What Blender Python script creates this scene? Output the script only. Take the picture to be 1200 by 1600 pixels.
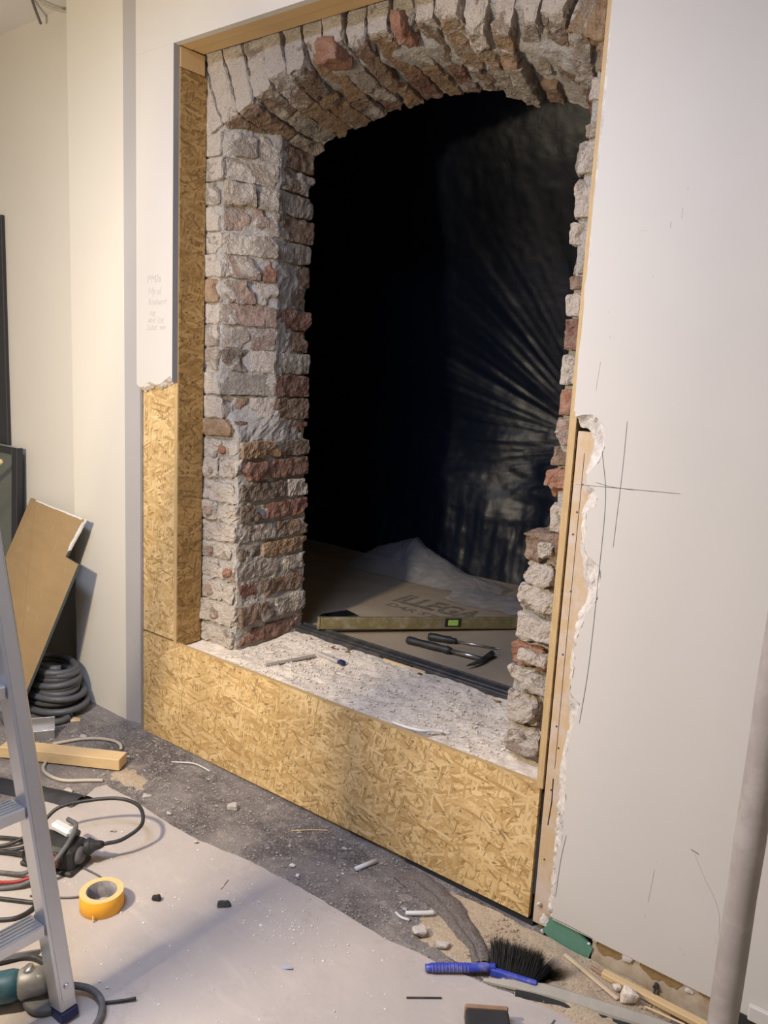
import bpy, math, random
import numpy as np
from mathutils import Vector, Matrix

for o in list(bpy.data.objects):
    bpy.data.objects.remove(o)
scene = bpy.context.scene
COL = scene.collection

# ------------------------------------------------------------------ camera
cam_d = bpy.data.cameras.new('camera')
cam_d.sensor_fit = 'VERTICAL'
cam_d.sensor_height = 36.0
cam_d.lens = 28.043
cam_d.clip_start = 0.05
cam = bpy.data.objects.new('camera', cam_d)
COL.objects.link(cam)
rt = Vector((0.78813488, 0.61338149, 0.05105454))
dn = Vector((0.14630623, -0.10612539, -0.98353032))
fw = Vector((-0.59786111, 0.78262415, -0.17338266))
mw = Matrix.Identity(4)
for i in range(3):
    mw[i][0] = rt[i]; mw[i][1] = -dn[i]; mw[i][2] = -fw[i]
mw[0][3], mw[1][3], mw[2][3] = 0.0, -1.928, 1.55
cam.matrix_world = mw
scene.camera = cam

# ------------------------------------------------------------------ light
w = bpy.data.worlds.new('world'); scene.world = w
w.use_nodes = True
w.node_tree.nodes['Background'].inputs[0].default_value = (0.6, 0.65, 0.8, 1)
w.node_tree.nodes['Background'].inputs[1].default_value = 0.05

def lamp(name, kind, loc, power, col, size=0.1, target=None, size_y=None):
    d = bpy.data.lights.new(name, kind)
    d.energy = power; d.color = col
    if kind == 'AREA':
        d.size = size
        if size_y: d.shape = 'RECTANGLE'; d.size_y = size_y
    else:
        d.shadow_soft_size = size
    o = bpy.data.objects.new(name, d); COL.objects.link(o)
    o.location = loc
    if target:
        o.rotation_euler = (Vector(target) - Vector(loc)).to_track_quat('-Z', 'Y').to_euler()
    return o
lamp('work_lamp', 'AREA', (-1.93, -1.95, 1.80), 57, (1.0, 0.83, 0.58), 0.16, (-2.7, 0.0, 0.55), 0.12)
lamp('ceiling_lamp', 'AREA', (-1.65, -1.55, 2.92), 56, (0.58, 0.69, 1.0), 1.3, (-1.65, -1.55, 0), 0.4)
lamp('ceiling_lamp', 'AREA', (1.1, -1.6, 2.90), 9, (1.0, 0.80, 0.52), 0.6, (1.0, -1.4, 0), 0.6)
scene.view_settings.view_transform = 'Standard'
scene.view_settings.look = 'None'
scene.view_settings.gamma = 1.0
scene.view_settings.use_curve_mapping = False
scene.view_settings.exposure = 0.3
scene.cycles.max_bounces = 7
scene.cycles.diffuse_bounces = 4
scene.cycles.glossy_bounces = 3

# ------------------------------------------------------------------ helpers
rng = np.random.RandomState(11)
random.seed(4)
def U(a, b): return float(rng.uniform(a, b))

def _hash(ix, iy, iz):
    n = (ix * 374761393 + iy * 668265263 + iz * 2147483647 + 1013904223) & 0xFFFFFFFF
    n = ((n ^ (n >> 13)) * 1274126177) & 0xFFFFFFFF
    n = ((n ^ (n >> 16)) * 2246822519) & 0xFFFFFFFF
    return ((n ^ (n >> 15)) & 0xFFFFFF) / float(0xFFFFFF)
def vn(P):
    P = np.asarray(P, float)
    I = np.floor(P).astype(np.int64); F = P - I
    F = F * F * (3 - 2 * F)
    r = 0
    for dx in (0, 1):
        wx = F[..., 0] if dx else 1 - F[..., 0]
        for dy in (0, 1):
            wy = F[..., 1] if dy else 1 - F[..., 1]
            for dz in (0, 1):
                wz = F[..., 2] if dz else 1 - F[..., 2]
                r = r + wx * wy * wz * _hash(I[..., 0] + dx, I[..., 1] + dy, I[..., 2] + dz)
    return r * 2 - 1
def fbm(P, sc=1.0, oc=3, off=0.0):
    P = np.asarray(P, float) * sc + off
    r = 0; a = 1.0; t = 0
    for k in range(oc):
        r = r + a * vn(P * (2 ** k) + 17.3 * k); t += a; a *= 0.5
    return r / t

def mesh_obj(name, verts, faces, m=None, parent=None, smooth=False, center=True):
    v = np.asarray(verts, float).reshape(-1, 3)
    c = (v.min(0) + v.max(0)) / 2 if (center and len(v)) else np.zeros(3)
    me = bpy.data.meshes.new(name)
    me.from_pydata((v - c).tolist(), [], [tuple(int(i) for i in f) for f in faces])
    if smooth: me.polygons.foreach_set('use_smooth', [True] * len(me.polygons))
    me.update()
    if m: me.materials.append(M[m])
    o = bpy.data.objects.new(name, me); COL.objects.link(o)
    o.location = c
    if parent is not None:
        o.parent = parent
        o.matrix_parent_inverse = pworld(parent).inverted()
    return o
def pworld(p):
    mm = Matrix.LocRotScale(p.location, p.rotation_euler, p.scale)
    if p.parent is not None:
        return pworld(p.parent) @ p.matrix_parent_inverse @ mm
    return mm
def tag(o, label=None, cat=None, group=None, kind=None):
    if label: o['label'] = label
    if cat: o['category'] = cat
    if group: o['group'] = group
    if kind: o['kind'] = kind
    return o
def empty(name, loc, label=None, cat=None, group=None, kind=None):
    o = bpy.data.objects.new(name, None); COL.objects.link(o)
    o.location = loc; o.empty_display_size = 0.05
    return tag(o, label, cat, group, kind)

class MB:
    """collects shapes for ONE mesh object"""
    def __init__(s): s.v = []; s.f = []
    def add(s, v, f):
        b = len(s.v); s.v += [tuple(p) for p in v]; s.f += [tuple(i + b for i in q) for q in f]; return s
    def hexa(s, c):   # c[u+2v+4w]
        return s.add(c, [(0, 2, 3, 1), (4, 5, 7, 6), (0, 1, 5, 4), (2, 6, 7, 3), (0, 4, 6, 2), (1, 3, 7, 5)])
    def box(s, x0, x1, y0, y1, z0, z1):
        return s.hexa([(x, y, z) for z in (z0, z1) for y in (y0, y1) for x in (x0, x1)])
    def bev(s, x0, x1, y0, y1, z0, z1, b):
        """box with chamfered edges"""
        cs = []
        for sx in (-1, 1):
            for sy in (-1, 1):
                for sz in (-1, 1):
                    X = x1 if sx > 0 else x0; Y = y1 if sy > 0 else y0; Z = z1 if sz > 0 else z0
                    cs.append(((sx, sy, sz), [(X, Y - sy * b, Z - sz * b), (X - sx * b, Y, Z - sz * b), (X - sx * b, Y - sy * b, Z)]))
        idx = {}; v = []
        for k, tri in cs:
            for a in range(3): idx[(k, a)] = len(v); v.append(tri[a])
        f = []
        for a in range(3):
            o1, o2 = (a + 1) % 3, (a + 2) % 3
            for sg in (-1, 1):
                q = []
                for p1, p2 in ((-1, -1), (1, -1), (1, 1), (-1, 1)):
                    k = [0, 0, 0]; k[a] = sg; k[o1] = p1; k[o2] = p2; q.append(idx[(tuple(k), a)])
                f.append(q if sg > 0 else q[::-1])
        for a in range(3):
            o1, o2 = (a + 1) % 3, (a + 2) % 3
            for p1 in (-1, 1):
                for p2 in (-1, 1):
                    k0 = [0, 0, 0]; k0[a] = -1; k0[o1] = p1; k0[o2] = p2
                    k1 = list(k0); k1[a] = 1
                    q = [idx[(tuple(k0), o1)], idx[(tuple(k1), o1)], idx[(tuple(k1), o2)], idx[(tuple(k0), o2)]]
                    f.append(q if p1 * p2 < 0 else q[::-1])
        for k, tri in cs:
            q = [idx[(k, 0)], idx[(k, 1)], idx[(k, 2)]]
            f.append(q if k[0] * k[1] * k[2] > 0 else q[::-1])
        return s.add(v, f)
    def tube(s, pts, r, n=8, caps=True):
        P = [Vector(p) for p in pts]; k = len(P)
        R = r if hasattr(r, '__len__') else [r] * k
        T = [(P[min(i + 1, k - 1)] - P[max(i - 1, 0)]).normalized() for i in range(k)]
        a = Vector((0, 0, 1)) if abs(T[0].z) < 0.9 else Vector((1, 0, 0))
        nx = T[0].cross(a).normalized()
        v = []
        for i in range(k):
            nx = (nx - T[i] * nx.dot(T[i])).normalized(); ny = T[i].cross(nx)
            for j in range(n):
                t = 2 * math.pi * j / n
                v.append(P[i] + (nx * math.cos(t) + ny * math.sin(t)) * R[i])
        f = [(i * n + j, i * n + (j + 1) % n, (i + 1) * n + (j + 1) % n, (i + 1) * n + j) for i in range(k - 1) for j in range(n)]
        if caps: f += [tuple(range(n))[::-1], tuple((k - 1) * n + j for j in range(n))]
        return s.add(v, f)
    def prism(s, poly, a0, a1, fn):
        """polygon poly (2d) extruded a0..a1; fn(p,q,a)->xyz"""
        n = len(poly)
        v = [fn(p[0], p[1], a0) for p in poly] + [fn(p[0], p[1], a1) for p in poly]
        f = [tuple(range(n))[::-1], tuple(range(n, 2 * n))] + [(i, (i + 1) % n, n + (i + 1) % n, n + i) for i in range(n)]
        return s.add(v, f)
    def lathe(s, prof, n=24, org=(0, 0, 0), ax=None):
        O = Vector(org); A = Vector(ax or (0, 0, 1)).normalized()
        e = Vector((1, 0, 0)) if abs(A.x) < .9 else Vector((0, 1, 0))
        X = A.cross(e).normalized(); Y = A.cross(X)
        v = [O + A * h + (X * math.cos(2 * math.pi * j / n) + Y * math.sin(2 * math.pi * j / n)) * r for r, h in prof for j in range(n)]
        f = [(i * n + j, i * n + (j + 1) % n, (i + 1) * n + (j + 1) % n, (i + 1) * n + j) for i in range(len(prof) - 1) for j in range(n)]
        return s.add(v, f)
    def xform(s, mat):
        s.v = [tuple(mat @ Vector(p)) for p in s.v]; return s
    def build(s, name, m=None, parent=None, smooth=False):
        return mesh_obj(name, s.v, s.f, m, parent, smooth)

def spline(pts, n=8):
    P = [Vector(p) for p in pts]
    P = [P[0] * 2 - P[1]] + P + [P[-1] * 2 - P[-2]]
    out = []
    for i in range(1, len(P) - 2):
        for k in range(n):
            t = k / n
            a, b, c, d = P[i - 1], P[i], P[i + 1], P[i + 2]
            out.append(0.5 * ((2 * b) + (c - a) * t + (2 * a - 5 * b + 4 * c - d) * t * t + (3 * b - a - 3 * c + d) * t ** 3))
    out.append(P[-2]); return out

def grid(name, A, m, parent=None, smooth=True, flip=False):
    n, k = A.shape[:2]
    i = np.arange(n - 1)[:, None]; j = np.arange(k - 1)[None, :]
    a = i * k + j
    q = np.stack([a, a + k, a + k + 1, a + 1], -1).reshape(-1, 4)
    if flip: q = q[:, ::-1]
    return mesh_obj(name, A.reshape(-1, 3), q, m, parent, smooth)

def brick(parent, c8, col, coat=0.5, amp=0.006, r=0.006, chips=2, name='brick', m='brick', step=0.0085):
    """rough broken brick filling the hexahedron c8 (index u+2v+4w)"""
    c = np.asarray(c8, float)
    L = [np.linalg.norm(c[1] - c[0]), np.linalg.norm(c[2] - c[0]), np.linalg.norm(c[4] - c[0])]
    n = [int(min(26, max(3, round(l / step)))) for l in L]
    idx = {}; lat = []
    def vi(i, j, k):
        if (i, j, k) not in idx: idx[(i, j, k)] = len(lat); lat.append((i, j, k))
        return idx[(i, j, k)]
    f = []
    for k in (0, n[2]):
        for i in range(n[0]):
            for j in range(n[1]):
                q = [vi(i, j, k), vi(i + 1, j, k), vi(i + 1, j + 1, k), vi(i, j + 1, k)]; f.append(q if k else q[::-1])
    for j in (0, n[1]):
        for i in range(n[0]):
            for k in range(n[2]):
                q = [vi(i, j, k), vi(i + 1, j, k), vi(i + 1, j, k + 1), vi(i, j, k + 1)]; f.append(q[::-1] if j else q)
    for i in (0, n[0]):
        for j in range(n[1]):
            for k in range(n[2]):
                q = [vi(i, j, k), vi(i, j + 1, k), vi(i, j + 1, k + 1), vi(i, j, k + 1)]; f.append(q if i else q[::-1])
    q = np.array(lat, float) / np.array(n) * 2 - 1
    h = np.array(L) / 2
    p = q * h
    rr = min(r, h.min() * 0.9)
    cl = np.clip(p, -(h - rr), h - rr); d = p - cl
    dl = np.linalg.norm(d, axis=1, keepdims=True)
    p = cl + d / np.maximum(dl, 1e-9) * np.minimum(dl, rr)
    for _ in range(chips):
        cc = np.array([random.choice((-1, 1)) for _ in range(3)]) * h
        if random.random() < 0.5: cc[random.randrange(3)] *= U(-0.6, 0.6)
        rc = U(0.02, 0.045)
        dist = np.linalg.norm(p - cc, axis=1)
        t = np.clip(1 - dist / rc, 0, 1)
        p = p * (1 - 0.45 * (t ** 0.7)[:, None] * min(1, rc / h.max() * 2))
    q = (p / h + 1) / 2
    u, v, ww = q[:, 0:1], q[:, 1:2], q[:, 2:3]
    P = 0
    for b in range(8):
        P = P + (u if b & 1 else 1 - u) * (v if b & 2 else 1 - v) * (ww if b & 4 else 1 - ww) * c[b]
    off = U(0, 50)
    D = np.stack([fbm(P, 12, 2, off + 9 * k) for k in range(3)], -1) * amp * 0.8
    D += np.stack([fbm(P, 42, 2, off + 31 + 9 * k) for k in range(3)], -1) * amp * 0.75
    D += np.stack([vn(P * 120 + off + 57 + 9 * k) for k in range(3)], -1) * amp * 0.32
    o = mesh_obj(name, P + D, f, m, parent, False)
    o.color = (col[0], col[1], col[2], coat)
    return o
def box8(x0, x1, y0, y1, z0, z1):
    return [(x, y, z) for z in (z0, z1) for y in (y0, y1) for x in (x0, x1)]
def text_mesh(body, size, m, mat4, name='lettering', parent=None, shear=0.0, extrude=0.0004, bold=0.0):
    cu = bpy.data.curves.new('txt', 'FONT'); cu.body = body; cu.size = size; cu.shear = shear; cu.offset = bold; cu.extrude = extrude
    cu.resolution_u = 3
    t = bpy.data.objects.new('txt', cu); COL.objects.link(t)
    dg = bpy.context.evaluated_depsgraph_get()
    me = bpy.data.meshes.new_from_object(t.evaluated_get(dg))
    bpy.data.objects.remove(t)
    v = [tuple(mat4 @ p.co) for p in me.vertices]; f = [tuple(p.vertices) for p in me.polygons]
    bpy.data.meshes.remove(me)
    return mesh_obj(name, v, f, m, parent)

# ------------------------------------------------------------------ materials
M = {}
class NT:
    def __init__(s, name):
        s.m = bpy.data.materials.new(name); s.m.use_nodes = True
        s.t = s.m.node_tree; s.b = s.t.nodes['Principled BSDF']; M[name] = s.m
    def n(s, typ, **kw):
        x = s.t.nodes.new(typ)
        for k, v in kw.items(): setattr(x, k, v)
        return x
    def link(s, a, b): s.t.links.new(a, b)
    def val(s, sock, v):
        if hasattr(v, 'is_linked') or isinstance(v, bpy.types.NodeSocket): s.link(v, sock)
        else: sock.default_value = v
    def math(s, op, a, b=0.0, clamp=False):
        x = s.n('ShaderNodeMath', operation=op); x.use_clamp = clamp
        s.val(x.inputs[0], a); s.val(x.inputs[1], b); return x.outputs[0]
    def mix(s, fac, a, b, mode='MIX'):
        x = s.n('ShaderNodeMix', data_type='RGBA', blend_type=mode)
        s.val(x.inputs[0], fac); s.val(x.inputs[6], a); s.val(x.inputs[7], b); return x.outputs[2]
    def pos(s): return s.n('ShaderNodeNewGeometry').outputs['Position']
    def obj(s): return s.n('ShaderNodeTexCoord').outputs['Object']
    def map(s, vec, sc=(1, 1, 1), rot=(0, 0, 0), loc=(0, 0, 0)):
        x = s.n('ShaderNodeMapping'); s.link(vec, x.inputs[0])
        x.inputs[1].default_value = loc; x.inputs[2].default_value = rot; x.inputs[3].default_value = sc
        return x.outputs[0]
    def noise(s, vec, sc, det=4, rough=0.6, dist=0.0):
        x = s.n('ShaderNodeTexNoise'); s.link(vec, x.inputs['Vector'])
        x.inputs['Scale'].default_value = sc; x.inputs['Detail'].default_value = det
        x.inputs['Roughness'].default_value = rough; x.inputs['Distortion'].default_value = dist
        return x.outputs[0]
    def vor(s, vec, sc, feat='F1', dim='3D'):
        x = s.n('ShaderNodeTexVoronoi', feature=feat, voronoi_dimensions=dim); s.link(vec, x.inputs['Vector'])
        x.inputs['Scale'].default_value = sc; return x
    def ramp(s, fac, stops):
        x = s.n('ShaderNodeValToRGB'); s.val(x.inputs[0], fac); e = x.color_ramp.elements
        while len(e) < len(stops): e.new(0.5)
        for k, (p, c) in zip(e, stops):
            k.position = p; k.color = (c, c, c, 1) if isinstance(c, (int, float)) else (*c, 1)
        return x.outputs[0]
    def bump(s, h, st=0.5, dist=0.01, nrm=None):
        x = s.n('ShaderNodeBump'); s.val(x.inputs['Height'], h)
        x.inputs['Strength'].default_value = st; x.inputs['Distance'].default_value = dist
        if nrm is not None: s.link(nrm, x.inputs['Normal'])
        s.link(x.outputs[0], s.b.inputs['Normal']); return x.outputs[0]
    def out(s, col=None, rough=0.7, metal=0.0, spec=None):
        if col is not None: s.val(s.b.inputs['Base Color'], (*col, 1) if isinstance(col, tuple) and len(col) == 3 else col)
        s.val(s.b.inputs['Roughness'], rough); s.val(s.b.inputs['Metallic'], metal)
        if spec is not None: s.b.inputs['Specular IOR Level'].default_value = spec

def simple(name, col, rough=0.6, metal=0.0, var=0.15, sc=30, bump=0.15, bd=0.002, dirt=None):
    t = NT(name); p = t.obj()
    n = t.noise(p, sc, 4)
    c = t.mix(n, tuple(x * (1 - var) for x in col) + (1,), tuple(min(1, x * (1 + var)) for x in col) + (1,))
    if dirt:
        d = t.ramp(t.noise(p, sc * 0.35, 5, 0.7), [(0.45, 0), (0.7, dirt[1])])
        c = t.mix(d, c, (*dirt[0], 1))
    t.out(c, rough, metal)
    if bump: t.bump(n, bump, bd)
    return t

# painted plaster walls
def wallmat(name, col, col2):
    t = NT(name); p = t.pos()
    a = t.noise(p, 1.3, 4, 0.6)
    c = t.mix(t.ramp(a, [(0.35, 0), (0.7, 1)]), (*col, 1), (*col2, 1))
    sp = t.ramp(t.noise(p, 38, 3, 0.7), [(0.74, 0), (0.80, 0.35)])
    c = t.mix(sp, c, (0.45, 0.40, 0.36, 1))
    t.out(c, 0.75, 0, 0.3)
    t.bump(t.noise(p, 9, 6, 0.65), 0.12, 0.004)
wallmat('paint_white', (0.60, 0.575, 0.545), (0.58, 0.55, 0.51))
wallmat('paint_cream', (0.66, 0.635, 0.575), (0.645, 0.61, 0.545))
wallmat('shaded_grey', (0.40, 0.385, 0.385), (0.375, 0.36, 0.36))  # grey darkened further to paint in the shade on the turned pier return
wallmat('ceiling_paint', (0.72, 0.70, 0.67), (0.68, 0.66, 0.63))
simple('gypsum', (0.66, 0.62, 0.58), 0.9, 0, 0.25, 60, 0.8, 0.006, ((0.36, 0.34, 0.34), 0.8))
simple('paper_grey', (0.35, 0.35, 0.38), 0.8)
simple('bead_metal', (0.42, 0.43, 0.46), 0.45, 0.6, 0.1)
simple('graphite', (0.13, 0.13, 0.14), 0.6, 0, 0.1, 40, 0)
simple('graphite_faint', (0.50, 0.485, 0.47), 0.7, 0, 0.2, 200, 0)

# brick with lime coat
t = NT('brick'); p = t.pos(); oi = t.n('ShaderNodeObjectInfo')
n1 = t.noise(p, 22, 6, 0.7); n2 = t.noise(p, 9, 5, 0.65, 0.6); n3 = t.noise(p, 120, 4, 0.7)
base = t.mix(t.ramp(n1, [(0.3, 0), (0.72, 1)]), t.mix(1.0, oi.outputs['Color'], (0.85, 0.80, 0.77, 1), 'MULTIPLY'), t.mix(0.32, oi.outputs['Color'], (0.85, 0.72, 0.6, 1)))
mk = t.math('ADD', t.math('MULTIPLY', n2, 1.0), t.math('MULTIPLY', n3, 0.25))
thr = t.math('SUBTRACT', 1.0, t.math('MULTIPLY', oi.outputs['Alpha'], 0.75))
mk = t.math('MULTIPLY', t.math('SUBTRACT', mk, thr), 9.0, True)
mk = t.math('MINIMUM', t.math('MAXIMUM', mk, 0.0), 0.9)
lime = t.mix(n3, (0.46, 0.40, 0.345, 1), (0.74, 0.67, 0.595, 1))
c = t.mix(mk, base, lime)
pit = t.ramp(t.vor(t.map(p, (1, 1, 1)), 95).outputs['Distance'], [(0.05, 0.55), (0.25, 1)])
c = t.mix(0.6, c, pit, 'MULTIPLY')
t.out(c, 0.95, 0, 0.15)
hh = t.math('ADD', t.math('ADD', t.math('MULTIPLY', n1, 1.0), t.math('MULTIPLY', n3, 0.6)), t.math('MULTIPLY', mk, 0.35))
t.bump(hh, 1.0, 0.02)

def mortar(name, a, b, d, bs=1.0):
    t = NT(name); p = t.pos()
    n1 = t.noise(p, 12, 6, 0.7); n3 = t.noise(p, 150, 4, 0.75)
    c = t.mix(t.ramp(n1, [(0.3, 0), (0.7, 1)]), (*a, 1), (*b, 1))
    c = t.mix(t.ramp(n3, [(0.35, 0.6), (0.55, 0)]), c, (*d, 1))
    t.out(c, 0.97, 0, 0.1)
    t.bump(t.math('ADD', n1, t.math('MULTIPLY', n3, 0.7)), bs, 0.02)
mortar('mortar', (0.56, 0.52, 0.48), (0.74, 0.70, 0.66), (0.40, 0.36, 0.32))
mortar('sill_rubble', (0.64, 0.55, 0.455), (0.87, 0.79, 0.69), (0.50, 0.42, 0.34), 0.35)
mortar('crumb', (0.50, 0.47, 0.44), (0.78, 0.75, 0.72), (0.3, 0.27, 0.25))
mortar('orange_earth', (0.30, 0.17, 0.08), (0.42, 0.25, 0.13), (0.2, 0.1, 0.05))

# oriented strand board
def osb(name, lo, mid, hi, tint=1.0):
    t = NT(name)
    sx = t.n('ShaderNodeSeparateXYZ'); t.link(t.pos(), sx.inputs[0])
    cb = t.n('ShaderNodeCombineXYZ')
    t.link(t.math('ADD', sx.outputs[0], sx.outputs[1]), cb.inputs[0]); t.link(sx.outputs[2], cb.inputs[1])
    nz = t.n('ShaderNodeTexNoise'); t.link(cb.outputs[0], nz.inputs['Vector']); nz.inputs['Scale'].default_value = 14; nz.inputs['Detail'].default_value = 2
    wv = t.n('ShaderNodeVectorMath', operation='MULTIPLY_ADD')
    t.link(nz.outputs[1], wv.inputs[0]); wv.inputs[1].default_value = (0.014, 0.014, 0); t.link(cb.outputs[0], wv.inputs[2])
    vec = wv.outputs[0]
    acc = None; hgt = None
    for k, (ang, ax, ay, th) in enumerate([(18, 8, 40, 0.0), (72, 11, 56, 0.45), (128, 8, 42, 0.5), (63, 20, 190, 0.72), (-12, 12, 70, 0.5), (140, 22, 200, 0.74), (45, 14, 84, 0.6), (155, 10, 110, 0.66), (98, 18, 140, 0.72), (8, 14, 96, 0.72)]):
        v = t.map(vec, (1, 1, 1), (0, 0, math.radians(ang)), (3.1 * k, 1.7 * k, 0))
        v = t.map(v, (ax, ay, 1))
        vo = t.vor(v, 1.0, 'F1', '2D'); sp = t.n('ShaderNodeSeparateColor'); t.link(vo.outputs['Color'], sp.inputs[0])
        gr = t.noise(t.map(v, (0.30, 2.6, 1)), 2.4, 4, 0.7)
        tone = t.math('ADD', t.math('MULTIPLY', sp.outputs[0], 0.58), t.math('MULTIPLY', t.math('SUBTRACT', gr, 0.14), 0.66))
        if acc is None: acc = tone; hgt = sp.outputs[1]
        else:
            mask = t.math('MULTIPLY', t.math('SUBTRACT', sp.outputs[1], th), 40.0, True)
            edge = t.math('MULTIPLY', t.math('SUBTRACT', 0.62, vo.outputs['Distance']), 12.0, True)
            mask = t.math('MULTIPLY', mask, edge)
            x = t.n('ShaderNodeMix'); t.link(mask, x.inputs[0]); t.link(acc, x.inputs[2]); t.link(tone, x.inputs[3]); acc = x.outputs[0]
            y = t.n('ShaderNodeMix'); t.link(mask, y.inputs[0]); t.link(hgt, y.inputs[2]); t.link(sp.outputs[2], y.inputs[3]); hgt = y.outputs[0]
    c = t.ramp(acc, [(0.10, tuple(x * 0.5 for x in lo)), (0.26, lo), (0.52, mid), (0.78, hi)])
    big = t.noise(vec, 5, 3, 0.6)
    c = t.mix(t.ramp(big, [(0.35, 0.28), (0.6, 0)]), c, tuple(x * 0.62 for x in mid) + (1,))
    for ang, ax, ay, th in ((35, 20, 150, 0.945), (110, 30, 210, 0.94), (165, 44, 120, 0.95), (80, 60, 90, 0.965)):
        v = t.map(t.map(vec, (1, 1, 1), (0, 0, math.radians(ang))), (ax, ay, 1))
        vo = t.vor(v, 1.0, 'F1', '2D'); sp = t.n('ShaderNodeSeparateColor'); t.link(vo.outputs['Color'], sp.inputs[0])
        mk = t.math('MULTIPLY', t.math('MULTIPLY', t.math('SUBTRACT', sp.outputs[1], th), 40.0, True), t.math('MULTIPLY', t.math('SUBTRACT', 0.45, vo.outputs['Distance']), 9.0, True))
        c = t.mix(t.math('MULTIPLY', mk, 0.72), c, tuple(x * 0.30 for x in mid) + (1,))
    t.out(c, 0.62, 0, 0.35)
    t.bump(t.math('ADD', hgt, acc), 0.35, 0.004)
osb('osb', (0.43, 0.27, 0.105), (0.60, 0.405, 0.18), (0.75, 0.56, 0.30))
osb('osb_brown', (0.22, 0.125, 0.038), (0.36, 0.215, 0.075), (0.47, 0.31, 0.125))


def wood(name, a, b, ax='X', sc=1.0, dirt=0.0, dc=(0.6, 0.55, 0.5)):
    t = NT(name); p = t.obj()
    s = {'X': (2, 40, 40), 'Y': (40, 2, 40), 'Z': (40, 40, 2)}[ax]
    n = t.noise(t.map(p, tuple(k * sc for k in s)), 1.0, 4, 0.6, 0.8)
    c = t.mix(n, (*a, 1), (*b, 1))
    if dirt: c = t.mix(t.ramp(t.noise(p, 14, 5, 0.7), [(0.45, 0), (0.65, dirt)]), c, (*dc, 1))
    t.out(c, 0.6, 0, 0.3); t.bump(n, 0.2, 0.002)
wood('pine', (0.56, 0.38, 0.19), (0.72, 0.55, 0.32))
wood('pine_header', (0.50, 0.33, 0.15), (0.60, 0.42, 0.21))
wood('pine_dusty', (0.48, 0.34, 0.20), (0.62, 0.46, 0.28), 'X', 1, 0.7, (0.58, 0.52, 0.46))
wood('strip_wood', (0.46, 0.325, 0.19), (0.62, 0.46, 0.29), 'Z', 1, 0.92, (0.56, 0.475, 0.42))
wood('osb_edge', (0.36, 0.23, 0.10), (0.66, 0.49, 0.27), 'Z', 4.0, 0.5, (0.42, 0.29, 0.14))
wood('grey_pole', (0.28, 0.245, 0.22), (0.42, 0.375, 0.345), 'Z', 0.35, 0.5, (0.50, 0.46, 0.42))

# floor: dark dirty felt, dust and sawdust
t = NT('dirty_floor'); p = t.pos()
a = t.noise(p, 3.2, 5, 0.65, 0.5); b = t.noise(p, 140, 4, 0.75); d = t.noise(p, 26, 5, 0.7)
c = t.mix(t.ramp(a, [(0.40, 0), (0.60, 1)]), (0.060, 0.054, 0.060, 1), (0.26, 0.235, 0.225, 1))
c = t.mix(t.ramp(b, [(0.40, 0.0), (0.62, 0.75)]), c, (0.30, 0.27, 0.255, 1))
c = t.mix(t.ramp(d, [(0.5, 0), (0.68, 0.6)]), c, (0.42, 0.38, 0.355, 1))
vd = t.vor(p, 75); c = t.mix(t.ramp(vd.outputs['Distance'], [(0.10, 0.85), (0.2, 0)]), c, (0.62, 0.58, 0.55, 1))
t.out(c, 0.95, 0, 0.1); t.bump(t.math('ADD', b, d), 0.8, 0.008)
t = NT('sawdust'); p = t.pos()
b = t.noise(p, 170, 4, 0.75); d = t.noise(p, 16, 5, 0.7)
c = t.mix(t.ramp(b, [(0.3, 0), (0.7, 1)]), (0.36, 0.27, 0.185, 1), (0.62, 0.52, 0.40, 1))
c = t.mix(t.ramp(d, [(0.5, 0), (0.75, 0.6)]), c, (0.33, 0.28, 0.24, 1))
t.out(c, 0.95, 0, 0.1); t.bump(b, 0.8, 0.006)
t = NT('felt'); p = t.pos()
b = t.noise(p, 190, 4, 0.8); d = t.noise(p, 12, 5, 0.7)
c = t.mix(t.ramp(b, [(0.3, 0), (0.75, 1)]), (0.085, 0.072, 0.07, 1), (0.36, 0.32, 0.30, 1))
t.out(c, 0.97, 0, 0.05); t.bump(t.math('ADD', b, d), 0.8, 0.008)
# floor protection sheet
t = NT('floor_sheet'); p = t.pos()
a = t.noise(p, 2.6, 6, 0.65, 0.4); b = t.noise(p, 85, 4, 0.7); d = t.noise(p, 9, 6, 0.7)
c = t.mix(t.ramp(a, [(0.3, 0), (0.72, 1)]), (0.40, 0.36, 0.345, 1), (0.465, 0.42, 0.395, 1))
c = t.mix(t.ramp(d, [(0.5, 0), (0.72, 0.55)]), c, (0.39, 0.345, 0.325, 1))
c = t.mix(t.ramp(b, [(0.60, 0), (0.75, 0.5)]), c, (0.36, 0.32, 0.30, 1))
st_ = t.noise(t.map(p, (1.0, 3.0, 1), (0, 0, 0.7)), 5, 6, 0.75, 0.6)
c = t.mix(t.ramp(st_, [(0.52, 0), (0.70, 0.5)]), c, (0.52, 0.47, 0.44, 1))
c = t.mix(t.ramp(t.noise(p, 3.5, 6, 0.8), [(0.58, 0), (0.68, 0.45)]), c, (0.30, 0.27, 0.26, 1))
t.out(c, 0.8, 0, 0.25); t.bump(t.math('ADD', b, d), 0.2, 0.003)
t = NT('cardboard'); p = t.pos()
a = t.noise(p, 4, 6, 0.65, 0.4); b = t.noise(p, 110, 4, 0.7)
c = t.mix(t.ramp(a, [(0.3, 0), (0.72, 1)]), (0.30, 0.235, 0.165, 1), (0.40, 0.325, 0.24, 1))
c = t.mix(t.ramp(b, [(0.62, 0), (0.78, 0.6)]), c, (0.55, 0.5, 0.45, 1))
t.out(c, 0.8, 0, 0.3); t.bump(b, 0.2, 0.003)
simple('print_ink', (0.15, 0.12, 0.09), 0.8, 0, 0.3, 60, 0, .001, ((.32, .26, .19), .9))
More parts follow.
